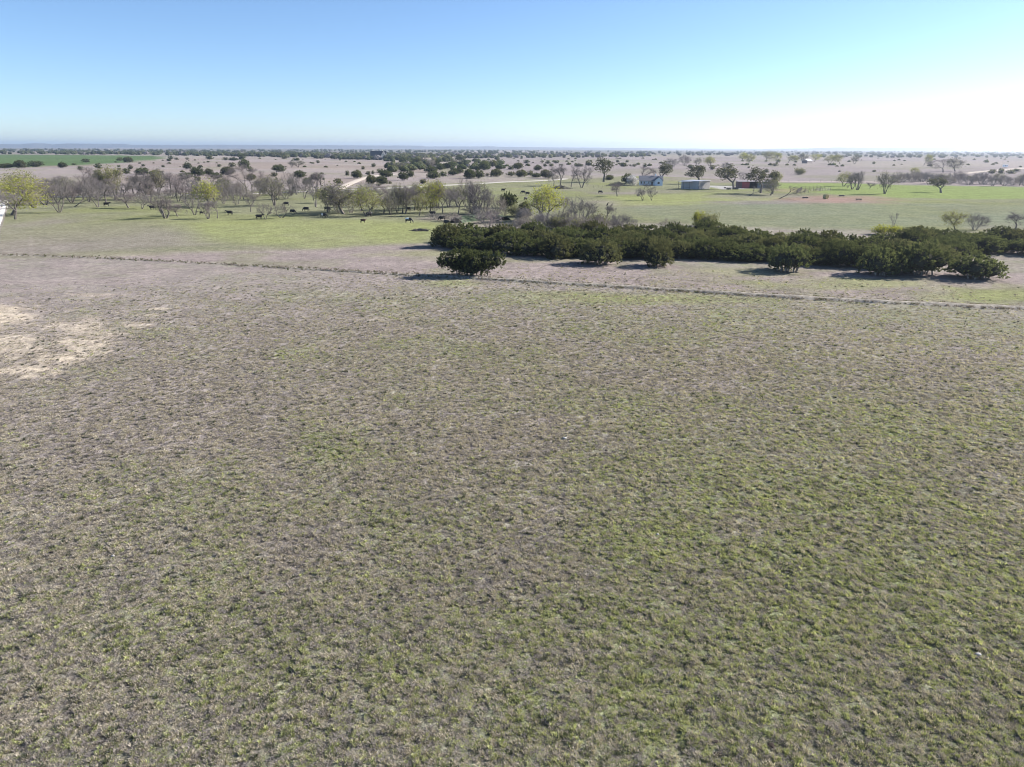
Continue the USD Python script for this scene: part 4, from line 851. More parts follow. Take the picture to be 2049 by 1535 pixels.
tag(obj('caliche_road', strip([(-150, 680), (-62, 520), (-22, 447), (-12, 430), (-4, 415), (-3, 403), (-18, 396)], [6.5] * 7, 0.05, road_prof, 203, 2.0, .2), white_mat, sm=40), 'bright white caliche road at the left edge', 'road', kind='structure')
tag(obj('dirt_track', strip([(2200, 328), (2049, 336.5), (1990, 341), (1950, 345), (1905, 349)], [6.5] * 5, 0.08, road_prof, 204, 4.0, .3), pale_mat, sm=40), 'pale dirt track in the far pasture at the right', 'track', kind='structure')
bank_prof = [(-1, -0.08), (-.7, .12), (-.35, .32), (0, .42), (.3, .36), (.65, .14), (1, -0.08)]
BANK = [(-60, 508), (70, 512), (250, 519), (450, 529), (600, 538), (800, 549.5), (900, 554), (1000, 560), (1150, 569), (1300, 578), (1450, 587.5), (1600, 596), (1750, 604), (1900, 611), (2049, 618), (2250, 628)]
tag(obj('terrace_bank', strip(BANK, [1.0, 1.0, 1.2, 1.3, 1.4, 1.6, 2.0, 2.2, 2.4, 2.5, 2.6, 2.8, 2.8, 2.8, 2.8, 2.8], -0.02, bank_prof, 205, .5, .5, 1.2), bank_mat, sm=60), 'low grassy terrace bank curving across the middle of the field', 'bank', kind='structure')
dam_prof = [(-1, -0.1), (-.6, .7), (-.2, 1.25), (.2, 1.3), (.6, .7), (1, -0.1)]
tag(obj('pond_bank', strip([(912, 446), (930, 441), (952, 438), (980, 437), (1010, 441)], [5, 9, 10, 9, 5], 0, dam_prof, 206, 1.0, .6), green_mat, sm=60), 'small dark green grassy mound beside the creek shrubs', 'mound', kind='structure')

# rough dead grass standing along the bank: part of the pasture that nobody could count
bp = np.array([PT(*q)[:2] for q in BANK]); bd = np.concatenate([[0], np.cumsum(np.linalg.norm(np.diff(bp, axis=0), axis=1))])
brng = np.random.default_rng(31); nb_ = 2300
bt = bd[-1] * brng.uniform(0, 1, nb_) ** 0.6; bc = np.stack([np.interp(bt, bd, bp[:, k]) for k in (0, 1)], 1) + brng.normal(0, .75, (nb_, 2))
gi = UsdGeom.PointInstancer.Define(stage, numbered('bank_grass')); tag(gi.GetPrim(), 'rough taller grass growing along the terrace bank', 'grass', kind='stuff')
tg = []
for nm, dk, lt in (('dead_grass', (0.24, 0.21, 0.18), (0.50, 0.44, 0.37)), ('green_grass', (0.12, 0.13, 0.07), (0.25, 0.26, 0.14))):
    v, f = tuft_mesh(brng, 40, .22, .26, .016, .5)
    tg.append(obj(nm, (v, f), leafmat('bank_' + nm, dk, lt, .3, (1.1, 1.05, .8)), gi.GetPath()).GetPath())
gi.CreatePrototypesRel().SetTargets(tg)
gi.CreateProtoIndicesAttr(Vt.IntArray.FromNumpy((brng.uniform(0, 1, nb_) < .35).astype(np.int32)))
gi.CreatePositionsAttr(Vt.Vec3fArray.FromNumpy(np.column_stack([bc, Z(bc[:, 0], bc[:, 1]) + 0.10 + 0 * bt]).astype(np.float32)))
gs = brng.uniform(.45, 1.1, nb_)
gi.CreateScalesAttr(Vt.Vec3fArray.FromNumpy(np.stack([gs, gs, gs], 1).astype(np.float32)))

wood_mat = plain('weathered_wood', (0.20, 0.175, 0.15), .9, .3, 4.0, .1)
steel_mat = plain('rusty_steel', (0.10, 0.08, 0.07), .7, .35, 3.0, .3)
wire_mat = plain('fence_wire', (0.30, 0.29, 0.28), .5, .1, 1.0, .4, .6)
post_p = proto('fence_post_kind')
def fence(label, pts, gap, hgt=1.35, wires=4, lim=300):
    """A wire fence: posts along photographed points, strands between."""
    p = np.array([PT(*q)[:2] for q in pts]); d = np.concatenate([[0], np.cumsum(np.linalg.norm(np.diff(p, axis=0), axis=1))])
    t = np.arange(0, d[-1], gap); c = np.stack([np.interp(t, d, p[:, k]) for k in (0, 1)], 1); z = Z(c[:, 0], c[:, 1])
    fr = np.random.default_rng(int(d[-1]))
    x = thing('wire_fence', label, 'fence', (0, 0, 0))
    for k, (q, zz_) in enumerate(zip(c, z)):
        if k >= lim: break
        h = hgt * fr.uniform(.9, 1.12); r_ = .085 if k % 5 == 0 else .055
        m = MB(); m.tube([(q[0], q[1], zz_ - .2), (q[0] + fr.normal(0, .03), q[1] + fr.normal(0, .03), zz_ + h)], r_, 6)
        v, f = m.get(); top = len(v) - 6
        f = np.vstack([f, [[top, top + a, top + a + 1] for a in range(1, 5)]])
        obj('post', (v, f), wood_mat, x)
    for w in range(wires):
        m = MB(); m.tube(np.column_stack([c, z + hgt * (.3 + .66 * w / (wires - 1))]), .012, 3); obj('wire', m.get(), wire_mat, x)
fence('wire fence with wooden posts along the white road at the left edge', [(-90, 640), (-32, 530), (-6, 482), (0, 466), (6, 448), (11, 432), (15, 418)], 4.0)
fence('wire fence running along the near side of the county road', [(20, 400.5), (200, 398.5), (430, 395), (640, 388.5), (760, 383.5), (900, 376)], 6.0)
fence('wire fence along the far side of the county road', [(-40, 389.5), (300, 387), (430, 385), (560, 380.5), (640, 377.5)], 6.0)
fence('long wire fence behind the bright green field at the right', [(1555, 363.5), (1790, 364.5), (1900, 367), (2060, 372.5)], 8.0)
fence('short fence with pale posts between the live oak and the blue house', [(1188, 376), (1215, 375), (1250, 373.5), (1290, 372.5)], 3.5)

def pole(label, bx, by, hpx, arm=True):
    p = PT(bx, by); s = depth(p) / FPX; h = hpx * s
    x = thing('utility_pole', label, 'utility pole', (p[0], p[1], p[2]))
    m = MB(); m.tube([(0, 0, -.3), (0, 0, h)], [.16, .11], 8); obj('post', m.get(), wood_mat, x, sm=40)
    m = MB(); m.box((0, 0, h - .6), (1.9, .12, .14)); obj('crossarm', m.get(), wood_mat, x)
    for k in (-.8, 0.0, .8):
        m = MB(); m.tube([(k, 0, h - .52), (k, 0, h - .34)], [.05, .04], 6); obj('insulator', m.get(), wire_mat, x)
pole('dark utility pole between the creek trees and the driveway', 651, 387, 39)
pole('thin pale utility pole at the far side of the green field', 43, 311, 12)
pole('pale utility pole in front of the far dark woods, leftmost pair', 181, 312, 12)
pole('pale utility pole where the green field meets the dark woods', 347, 315, 12)
pole('pale utility pole before the dark woods left of the stone house', 509, 317, 12)

# faint mast on the skyline
p = P(1588, 302.5); s = depth(p) / FPX; H = 28 * s
x = thing('radio_mast', 'tall thin lattice mast rising above the skyline at the right', 'mast', (p[0], p[1], Zf(p[0], p[1])))
m = MB()
for k in range(3):
    a = 2 * math.pi * k / 3; m.tube([(1.6 * math.cos(a), 1.6 * math.sin(a), 0), (.7 * math.cos(a), .7 * math.sin(a), H)], .22, 4)
for k in range(24):
    z0, z1 = H * k / 24, H * (k + 1) / 24; a = 2 * math.pi * (k % 3) / 3; b = a + 2 * math.pi / 3; r0_, r1_ = 1.6 - .9 * k / 24, 1.6 - .9 * (k + 1) / 24
    m.tube([(r0_ * math.cos(a), r0_ * math.sin(a), z0), (r1_ * math.cos(b), r1_ * math.sin(b), z1)], .12, 3)
obj('lattice', m.get(), wire_mat, x)
m = MB(); m.box((0, 0, H + 1), (4.5, 4.5, 2.6)); obj('antenna', m.get(), wire_mat, x)

# ------------------------------------------------------------------ buildings
def at(bx, by): p = PT(bx, by); return p, depth(p) / FPX
def gable(L, W, h, rise, over, th=.18, axis='x'):
    """Two roof slabs over an L by W plan with the ridge along x."""
    out = []
    for sgn in (-1, 1):
        y0, y1 = 0.0, sgn * (W / 2 + over); z0, z1 = h + rise, h - rise * over / (W / 2)
        v = []
        for xx in (-L / 2 - over, L / 2 + over):
            for (yy, zz_) in ((y0, z0), (y1, z1)):
                v += [(xx, yy, zz_), (xx, yy, zz_ + th)]
        f = trimesh.convex.convex_hull(np.array(v)); out.append((np.array(f.vertices), np.array(f.faces)))
    return out
def gable_wall(L, W, h, rise):
    v = np.array([(x_, y_, z_) for x_ in (-L / 2, L / 2) for y_, z_ in ((-W / 2, -.3), (W / 2, -.3), (W / 2, h), (0, h + rise - .02), (-W / 2, h))])
    m = trimesh.convex.convex_hull(v); return np.array(m.vertices), np.array(m.faces)
def rotz(vf, deg, off=(0, 0, 0)):
    a = math.radians(deg); R_ = np.array([[math.cos(a), -math.sin(a), 0], [math.sin(a), math.cos(a), 0], [0, 0, 1]])
    return vf[0] @ R_.T + np.array(off), vf[1]
def bx(c, s, rz=0.0):
    m = MB(); m.box(c, s, rz); return m.get()
def win(x, par, c, w, h, ny, frame_m, glass_m, name='window'):
    """A window on a wall facing -y or +y (ny) or -x/+x (ny None): frame ring proud of the wall, recessed pane."""
    cx_, cy_, cz_ = c; m = MB()
    for dx, dz, sw, sh in ((-w / 2, 0, .12, h + .12), (w / 2, 0, .12, h + .12), (0, -h / 2, w, .12), (0, h / 2, w, .12)):
        m.box((cx_ + dx, cy_, cz_ + dz), (sw, .14, sh)) if ny else m.box((cx_, cy_ + dx, cz_ + dz), (.14, sw, sh))
    f = obj(name, m.get(), frame_m, par)
    obj('pane', bx(c, (w - .12, .06, h - .12) if ny else (.06, w - .12, h - .12)), glass_m, f)
glass = mat('window_glass', {'p': ('principled_bsdf', {'base_color': (.03, .04, .05), 'roughness': .08, 'specular_ior_level': .6})}, [])
blue_siding = plain('pale_blue_siding', (0.47, 0.52, 0.56), .7, .08, 1.5, .2); white_trim = plain('white_trim', (.75, .75, .74), .6, .08, 1.0, .3)
dark_roof = plain('dark_shingles', (.075, .078, .085), .9, .25, 2.0, .1); grey_roof = plain('grey_shingles', (.20, .20, .21), .9, .2, 2.0, .1)
shed_metal = plain('tan_metal_cladding', (.30, .28, .27), .55, .06, .8, .35); shed_roof = plain('pale_metal_roof', (.45, .44, .45), .4, .06, .6, .4, .3)
red_metal = plain('faded_red_metal', (.26, .055, .06), .7, .15, 1.0, .25); dark_wood = plain('dark_boards', (.055, .05, .05), .9, .3, 2.0, .1); stone_mat = plain('cream_stone', (.55, .49, .40), .9, .15, 1.2, .1)

# pale blue farmhouse
p, s = at(1304, 371); x = thing('farmhouse', 'small pale blue farmhouse with white door trim and a dark porch gable', 'house', (p[0], p[1] + 4, p[2]), -6)
obj('wall', gable_wall(14, 7, 2.9, 2.6), blue_siding, x)
r_ = None
for k, vf in enumerate(gable(14, 7, 2.9, 2.6, .45)): r_ = obj('roof', vf, grey_roof, x)
obj('chimney', bx((2.8, .6, 6.0), (.7, .7, 1.5)), white_trim, r_)
obj('wing', rotz(gable_wall(7.5, 5, 2.9, 2.3), 90, (4.4, -2.6, 0)), blue_siding, x)
for vf in gable(7.5, 5, 2.9, 2.3, .4): obj('roof', rotz(vf, 90, (4.4, -2.6, .02)), dark_roof, x)
for k, xx in enumerate((-6.0, -4.2, -1.6)): win(x, x, (xx, -3.56, 1.6), .9, 1.4, True, white_trim, glass)
win(x, x, (4.4, -6.41, 1.6), 1.5, 1.4, True, white_trim, glass)
dr = obj('door', bx((.6, -3.55, 1.05), (1.0, .12, 2.1)), dark_wood, x); obj('handle', bx((.95, -3.66, 1.05), (.08, .08, .08)), wire_mat, dr)
obj('porch_roof', bx((0, -4.5, 2.75), (3.4, 2.0, .16)), dark_roof, x)
for xx in (-1.5, 1.4): obj('porch_post', bx((xx, -5.35, 1.33), (.14, .14, 2.68)), white_trim, x)

# metal shed, near corner towards the camera
p, s = at(1400, 379); x = thing('metal_shed', 'flat-roofed grey metal shed with an open lean-to on its left', 'shed', (p[0] - .5, p[1] + 8.2, p[2]), 0)
RZ = 43
def sh(vf): return rotz(vf, RZ)
w_ = 11.6
obj('wall', sh(bx((0, 0, 2.0), (w_, w_, 4.6))), shed_metal, x)
ribs = MB()
for k in range(25):
    t = -w_ / 2 + .25 + k * (w_ - .5) / 24
    ribs.box((t, -w_ / 2 - .02, 2.0), (.07, .07, 4.5)); ribs.box((-w_ / 2 - .02, t, 2.0), (.07, .07, 4.5)); ribs.box((w_ / 2 + .02, t, 2.0), (.07, .07, 4.5))
obj('cladding_ribs', sh(ribs.get()), shed_metal, x)
obj('corner_trim', sh(bx((-w_ / 2, -w_ / 2, 2.0), (.28, .28, 4.62))), grey_roof, x)
obj('roof', sh(bx((0, 0, 4.45), (w_ + .7, w_ + .7, .22))), shed_roof, x)
obj('lean_to_roof', sh(bx((-w_ / 2 - 1.9, 1.6, 4.1), (3.6, w_ - 3.6, .16))), shed_roof, x)
for k, yy in enumerate((-2.2, 1.8, 5.2)): obj('lean_to_post', sh(bx((-w_ / 2 - 3.5, yy, 1.9), (.16, .16, 4.2))), steel_mat, x)
obj('rail', sh(bx((-w_ / 2 - 3.5, 1.5, 1.1), (.08, 7.4, .12))), steel_mat, x)
obj('door', sh(bx((w_ / 2 + .06, 0, 1.6), (.1, 3.4, 3.2))), grey_roof, x)

# long low red barn behind the oaks
p, s = at(1512, 377); x = thing('red_barn', 'long low barn with a red end bay and an open dark bay behind the oaks', 'barn', (p[0], p[1] + 4, p[2]), -3)
obj('end_wall', bx((-8.7, 0, 1.6), (2.2, 6, 3.8)), plain('brown_boards', (.13, .085, .08), .9, .25, 1.5, .1), x, )
obj('red_wall', bx((-5.4, 0, 1.6), (4.3, 6, 3.8)), red_metal, x)
obj('back_wall', bx((3.4, 2.8, 1.6), (13.1, .2, 3.8)), dark_wood, x)
obj('grey_wall', bx((5.6, -2.8, 1.6), (8.6, .2, 3.8)), plain('grey_boards', (.19, .18, .18), .9, .2, 1.5, .1), x)
for xx in (-3.1, -.9, 1.25): obj('post', bx((xx, -2.85, 1.6), (.2, .2, 3.8)), dark_wood, x)
obj('side_wall', bx((9.9, 0, 1.6), (.2, 5.8, 3.8)), red_metal, x)
v = np.array([(a, b, c) for a in (-10.2, 10.4) for b, c in ((-3.5, 3.55), (-3.5, 3.72), (3.5, 4.25), (3.5, 4.42))]); h_ = trimesh.convex.convex_hull(v)
obj('roof', (np.array(h_.vertices), np.array(h_.faces)), plain('rusty_roof', (.22, .19, .185), .6, .2, 1.0, .3), x)

# stone house on the skyline
p, s = at(756, 319); W_ = 30 * s
x = thing('stone_house', 'large far house with steep dark roofs and a pale stone gable in the woods', 'house', (p[0], p[1] + 10, p[2]), 0)
L_ = 30 * s; obj('wall', gable_wall(L_, 12, 6.5, 8.5), plain('slate_siding', (.20, .22, .25), .8, .15, .8, .2), x)
for vf in gable(L_, 12, 6.5, 8.5, .6, .3): rf = obj('roof', vf, dark_roof, x)
for xx in (-3.0, 6.5): obj('chimney', bx((xx, 2, 15.2), (1.3, 1.3, 4.2)), stone_mat, rf)
wg = obj('wing', rotz(gable_wall(15, 9, 6.5, 8.2), 90, (L_ / 2 - 3.6, -4.2, 0)), stone_mat, x)
for vf in gable(15, 9, 6.5, 8.2, .5, .3): obj('roof', rotz(vf, 90, (L_ / 2 - 3.6, -4.2, .03)), dark_roof, x)
for xx, zz_ in ((-L_ * .35, 3), (-L_ * .15, 3), (0.1, 3)): win(x, x, (xx, -6.07, zz_), 1.6, 2.2, True, white_trim, glass)
for zz_ in (3, 8.5): win(x, x, (L_ / 2 - 3.6, -11.77, zz_), 2.0, 2.2, True, white_trim, glass)

# pale building at the edge of the woods
p, s = at(855, 325); x = thing('pale_house', 'pale long building half hidden at the edge of the dark woods', 'house', (p[0], p[1], p[2]), 4)
L_ = 15.5 * s; obj('wall', gable_wall(L_, 9, 4.6, 2.2), stone_mat, x)
for vf in gable(L_, 9, 4.6, 2.2, .4, .2): obj('roof', vf, plain('tan_roof', (.42, .35, .27), .8, .1, 1.0, .2), x)
for k in range(5): win(x, x, (-L_ * .36 + k * L_ * .18, -4.57, 2.6), 1.1, 1.4, True, white_trim, glass)

# far barn with white roof
p, s = at(1617, 327); x = thing('white_roofed_barn', 'far open barn with a bright white roof among yellow-green trees', 'barn', (p[0], p[1] + 5, p[2]), 25)
L_ = 13 * s
for vf in gable(L_, 11, 4.2, 2.4, .5, .2): obj('roof', vf, plain('white_metal', (.65, .65, .65), .4, .03, 1.0, .4), x)
obj('back_wall', bx((0, 5.2, 2), (L_, .2, 4.4)), dark_wood, x); obj('side_wall', bx((-L_ / 2 + .1, 0, 2), (.2, 10.2, 4.4)), steel_mat, x)
for k in range(5): obj('post', bx((-L_ / 2 + .4 + k * (L_ - .8) / 4, -5.2, 2), (.25, .25, 4.4)), dark_wood, x)
for k, (bx_, by_, w_p, lab) in enumerate(((216, 300.2, 5, 'leftmost of three tiny white sheds far beyond the green field'), (234, 300.4, 5, 'middle one of three tiny white sheds far beyond the green field'), (266, 300.2, 6, 'rightmost of three tiny white sheds far beyond the green field'))):
    p = P(bx_, by_); s = depth(p) / FPX; x = thing('white_shed', lab, 'shed', (p[0], p[1], Zf(p[0], p[1])), 10 * k)
    obj('wall', gable_wall(w_p * s, 10, 5, 2.5), white_trim, x)
    for vf in gable(w_p * s, 10, 5, 2.5, .6, .3): obj('roof', vf, shed_roof, x)
# pale trailer far right
p, s = at(2011, 335); x = thing('camper_trailer', 'pale camper trailer with a dark side far off at the right', 'trailer', (p[0], p[1], p[2]), 15)
L_ = 9.5 * s; body = trimesh.convex.convex_hull(np.array([(a * L_ / 2 * k_, b * 1.25, c) for a in (-1, 1) for b in (-1, 1) for c, k_ in ((.6, .94), (1.2, 1.0), (2.9, 1.0), (3.3, .9))]))
obj('body', (np.array(body.vertices), np.array(body.faces)), white_trim, x, sm=20)
for k in range(2): win(x, x, (-L_ * .2 + k * L_ * .4, -1.27, 2.1), 1.6, .8, True, grey_roof, glass)
def wheel(par, c, r, w, ax='y'):
    m = trimesh.creation.cylinder(r, w, sections=14)
    m.apply_transform(trimesh.transformations.rotation_matrix(math.pi / 2, [1, 0, 0] if ax == 'y' else [0, 1, 0])); m.apply_translation(c); wl = obj('wheel', m, rubber, par, sm=40)
    h = trimesh.creation.cylinder(r * .5, w + .04, sections=10); h.apply_transform(trimesh.transformations.rotation_matrix(math.pi / 2, [1, 0, 0] if ax == 'y' else [0, 1, 0])); h.apply_translation(c); obj('rim', h, wire_mat, wl, sm=40)
rubber = plain('tyre_rubber', (.03, .03, .03), .9, .1, 2.0, .2)
for sx_ in (-1, 1):
    for yy in (-1.1, 1.1): wheel(x, (sx_ * .55, yy, .35), .35, .25)
obj('drawbar', bx((L_ / 2 + .7, 0, .6), (1.6, .12, .12)), steel_mat, x)

# flat trailers in the yard, pens, troughs, bale, brush
for bx_, by_, rz, L_, lab in ((1458, 379.5, 8, 4.6, 'dark flatbed trailer parked on the pale yard left of the oak trunk'), (1474, 379, -4, 3.4, 'short dark flatbed trailer parked right of the oak trunk')):
    p, s = at(bx_, by_); x = thing('flatbed_trailer', lab, 'trailer', (p[0], p[1], p[2]), rz)
    obj('deck', bx((0, 0, .75), (L_, 2.0, .14)), dark_wood, x)
    for sx_ in (-1, 1):
        obj('side_rail', bx((0, sx_ * 1.04, .92), (L_, .07, .2)), steel_mat, x)
        for k in (-.45, .45): wheel(x, (k, sx_ * .95, .36), .36, .22)
    obj('drawbar', bx((L_ / 2 + .7, 0, .62), (1.5, .12, .12)), steel_mat, x)
    obj('headboard', bx((-L_ / 2 + .06, 0, 1.1), (.1, 2.0, .6)), steel_mat, x)
def pen(label, a, b, rails=5, hgt=1.6, gap=2.6):
    pa, pb = PT(*a), PT(*b); d = pb[:2] - pa[:2]; L_ = np.linalg.norm(d); x = thing('cattle_pen', label, 'pen', (pa[0], pa[1], pa[2]), math.degrees(math.atan2(d[1], d[0])))
    n = max(2, int(L_ / gap) + 1)
    for k in range(n):
        m = MB(); m.tube([(k * L_ / (n - 1), 0, -.3), (k * L_ / (n - 1), 0, hgt + .25)], .07, 6); obj('post', m.get(), steel_mat, x)
    for k in range(rails):
        m = MB(); m.tube([(0, .06, .25 + k * (hgt - .25) / (rails - 1)), (L_, .06, .25 + k * (hgt - .25) / (rails - 1))], .045, 5); obj('rail', m.get(), steel_mat, x)
    return x, L_
pen('front rails of the cattle pens with pale feed behind', (1594, 387), (1618, 386.5)); pen('side rails of the cattle pens nearest the leaning trunk', (1594, 387), (1604, 380))
pen('back rails of the cattle pens below the bright field', (1604, 380), (1650, 379.5)); pen('dark steel rails of the loading chute at the right of the pens', (1622, 383.5), (1662, 381.5), 6, 1.5)
x, L_ = pen('arched gate standing at the entrance of the cattle pens', (1632, 383), (1641, 382.6), 5, 1.6)
m = MB(); m.tube([(0, 0, 1.6), (0, 0, 2.6), (L_ * .25, 0, 3.1), (L_ * .75, 0, 3.1), (L_, 0, 2.6), (L_, 0, 1.6)], .06, 6); obj('arch', m.get(), steel_mat, x)
hay_mat = plain('hay', (.30, .255, .13), 1.0, .4, 5.0, 0.0)
p, s = at(1652, 398); m = trimesh.creation.cylinder(1.05, 1.7, sections=28); v = np.array(m.vertices); m.vertices = v * (1 + .04 * (meshkit.noise(v * 3)[:, None] - .5)); m.apply_transform(trimesh.transformations.rotation_matrix(math.pi / 2, [1, 0, 0]))
x = thing('hay_bale', 'round hay bale with a ragged top lying on the red bare earth', 'hay bale', (p[0], p[1], p[2]), 25)
m.apply_translation((0, 0, 1.0)); obj('bale', m, hay_mat, x, sm=40)
hr = np.random.default_rng(3); ss = sprays(hr, np.column_stack([hr.uniform(-1.0, 1.0, 160), hr.uniform(-.9, .9, 160), np.full(160, 1.3)]) * [1, 1, 1] + np.column_stack([np.zeros(160), np.zeros(160), hr.uniform(-.9, .75, 160)]), unit(hr.normal(0, 1, (160, 3))), .5, .03, 1)
obj('loose_hay', ss, hay_mat, x)
for bx_, by_, lab in ((1611, 397.5, 'dark feed trough on the left of the red bare earth'), (1684, 393.5, 'dark feed trough behind the hay bale on the red bare earth'), (1718, 401, 'dark feed trough at the right end of the red bare earth')):
    p, s = at(bx_, by_); x = thing('feed_trough', lab, 'trough', (p[0], p[1], p[2]), prng.uniform(-12, 12))
    L_ = 2.4
    for sx_ in (-1, 1): obj('side', bx((0, sx_ * .42, .5), (L_, .06, .42)), steel_mat, x); obj('end', bx((sx_ * L_ / 2, 0, .5), (.06, .9, .42)), steel_mat, x)
    obj('floor', bx((0, 0, .32), (L_ - .08, .76, .05)), steel_mat, x)
    for sx_ in (-1, 1):
        for sy_ in (-1, 1): obj('leg', bx((sx_ * L_ * .42, sy_ * .36, .14), (.08, .08, .32)), steel_mat, x)
def brush(name, label, cat, bx_, by_, wpx, hgt, n, m_, seed, flat=.35):
    """A heap of dead branches."""
    p, s = at(bx_, by_); W_ = wpx * s; r_ = np.random.default_rng(seed); mb = MB()
    for _ in range(n):
        a = r_.uniform(0, 6.28); c = np.array([r_.normal(0, W_ * .21), r_.normal(0, W_ * .10), 0]); c[2] = hgt * max(0, 1 - (2 * c[0] / W_) ** 2) * r_.uniform(0, .9)
        L_ = r_.uniform(1.2, 3.4); d = unit(np.array([math.cos(a), math.sin(a), r_.uniform(-flat, flat)]))
        q0, q1 = c - d * L_ / 2, c + d * L_ / 2; q0[2], q1[2] = max(q0[2], .05), max(q1[2], .05)
        mb.tube([q0, (q0 + q1) / 2 + r_.normal(0, .12, 3), q1], [.07, .05, .02], 4)
    x = thing(name, label, cat, (p[0], p[1], p[2])); obj('branches', mb.get(), m_, x)
brush('brush_pile', 'dark brush pile under the bare trees left of the farm', 'brush pile', 1122, 378, 46, 1.9, 240, bark_mat, 41)
brush('brush_pile', 'grey heap of brush and scrap beside the white-blossoming tree', 'brush pile', 1236, 372, 42, 2.4, 280, bark_mat, 42, .8)
brush('fallen_branches', 'fallen dead branches lying on the bright grass left of the thicket', 'branches', 842, 462, 40, .5, 80, bark_mat, 43, .1)
brush('fallen_branches', 'fallen dark branch at the end of the green mound', 'branches', 950, 448, 26, .4, 26, bark_mat, 44, .1)

# ------------------------------------------------------------------ cattle
def capsule_body(bones, edge=.07):
    tot = None
    for (a, ra), (b, rb) in bones:
        sa = manifold3d.Manifold.sphere(ra, 12).translate([float(t) for t in a]); sb = manifold3d.Manifold.sphere(rb, 12).translate([float(t) for t in b])
        h = manifold3d.Manifold.batch_hull([sa, sb]); tot = h if tot is None else tot + h
    me = tot.refine_to_length(edge * 1.6).to_mesh(); t = trimesh.Trimesh(me.vert_properties[:, :3], me.tri_verts)
    trimesh.smoothing.filter_taubin(t, iterations=6); return t
coat = mat('cow_coat', {'a': ('attribute', {'attribute': 'tint'}), 'p': ('principled_bsdf', {'roughness': .6, 'specular_ior_level': .3})}, [('a.color', 'p.base_color')])
def cow(pose, size=1.0, base=(.018, .016, .016), patch=None, seed=0, step=.12):
    """One continuous body, nose towards +x: deep chest, level back, jointed legs, tail; head down, level or turned."""
    S = lambda x_, y_, z_: np.array([x_, y_, z_])
    sh_, hip = S(.52, 0, 1.08), S(-.62, 0, 1.10)
    b = [((hip, .27), (S(-.1, 0, 1.00), .38)), ((S(-.1, 0, 1.00), .38), (sh_, .33)), ((S(-.15, 0, .84), .32), (S(.45, 0, .84), .30)), ((hip, .27), (S(-.75, 0, 1.12), .2)), ((sh_, .33), (S(.62, 0, .92), .27)), ((S(.5, 0, 1.26), .13), (S(-.6, 0, 1.28), .12))]
    if pose == 'graze': nk, hd, mz = S(.92, .02, .88), S(1.16, .06, .52), S(1.30, .08, .20)
    elif pose == 'turn': nk, hd, mz = S(.90, .14, 1.24), S(1.06, .40, 1.32), S(1.10, .72, 1.16)
    else: nk, hd, mz = S(.92, 0, 1.26), S(1.16, 0, 1.40), S(1.46, 0, 1.24)
    b += [((S(.60, 0, 1.12), .27), (nk, .18)), ((nk, .18), (hd, .145)), ((hd, .145), (mz, .085))]
    side = unit(np.cross(mz - hd, S(0, 0, 1))) if pose != 'graze' else S(0, 1, 0)
    up_ = unit(np.cross(side, mz - hd))
    for sg in (-1, 1): b += [((hd + side * sg * .10 + up_ * .05, .04), (hd + side * sg * .30 + up_ * .02, .03))]
    k = 0
    for sx_, X_ in ((1, .50), (-1, -.68)):
        for sg in (-1, 1):
            o = step * (1 if (k in (0, 3)) else -1) * (.9 + .3 * ((k * 7 + seed) % 3)); k += 1; y_ = sg * .17
            if sx_ > 0: b += [((S(X_, y_, .86), .15), (S(X_ + o * .4, y_, .46), .068)), ((S(X_ + o * .4, y_, .46), .068), (S(X_ + o, y_, .07), .05)), ((S(X_ + o, y_, .07), .05), (S(X_ + o + .05, y_, .055), .055))]
            else: b += [((S(X_, y_, .96), .19), (S(X_ + .12 + o * .3, y_, .68), .12)), ((S(X_ + .12 + o * .3, y_, .68), .12), (S(X_ - .10 + o * .7, y_, .45), .065)), ((S(X_ - .10 + o * .7, y_, .45), .065), (S(X_ - .04 + o, y_, .07), .05)), ((S(X_ - .04 + o, y_, .07), .05), (S(X_ + .02 + o, y_, .055), .055))]
    b += [((S(-.90, 0, 1.26), .045), (S(-1.0, .02, .85), .025)), ((S(-1.0, .02, .85), .025), (S(-1.0, .02, .52), .05))]
    t = capsule_body(b); v = np.array(t.vertices)
    c = np.tile(np.array(base), (len(v), 1)) * (.8 + .5 * meshkit.noise(v * 4 + seed)[:, None])
    hoof = v[:, 2] < .06; c[hoof] = (.05, .045, .04)
    if patch == 'white_back':
        w = (v[:, 2] > 1.02 + .12 * (meshkit.noise(v * 3 + 5) - .5)) & (v[:, 0] < .15) & (v[:, 0] > -.95); c[w] = (.72, .69, .64)
    if patch == 'white_flank':
        w = (np.hypot(v[:, 0] + .35, v[:, 2] - .95) < .34 + .2 * (meshkit.noise(v * 3 + 9) - .5)); c[w] = (.70, .67, .62)
    t.vertices = v * size
    return t, c, np.array([hd, mz, side, up_]) * size
eye_mat = plain('eye', (.02, .015, .012), .2, .1, 3.0, .6)
cows = {}
def make_cow(key, **k):
    t, c, (hd, mz, side, up_) = cow(**k); pr = proto('cow'); sz = k.get('size', 1.0)
    obj('body', t, coat, pr, sm=True, colors=c)
    for sg in (-1, 1):
        e = trimesh.creation.icosphere(1, .022 * sz); e.apply_translation(hd * .75 + mz * .25 + side * sg * .115 + up_ * .05 * sz); obj('eye', e, eye_mat, pr)
    n_ = trimesh.creation.icosphere(2, .075 * sz); n_.apply_translation(mz * 1.0 + unit(mz - hd) * .035 * sz); obj('muzzle', n_, plain('muzzle_skin', (.045, .04, .04), .45, .1, 4.0, .4), pr, sm=True) if key == 'graze' else obj('muzzle', n_, stage.GetPrimAtPath('/World/Looks/muzzle_skin').GetPath(), pr, sm=True)
    cows[key] = pr
make_cow('graze', pose='graze', seed=1); make_cow('stand', pose='stand', seed=2); make_cow('turn', pose='turn', seed=3, step=.05); make_cow('walk', pose='stand', seed=4, step=.2)
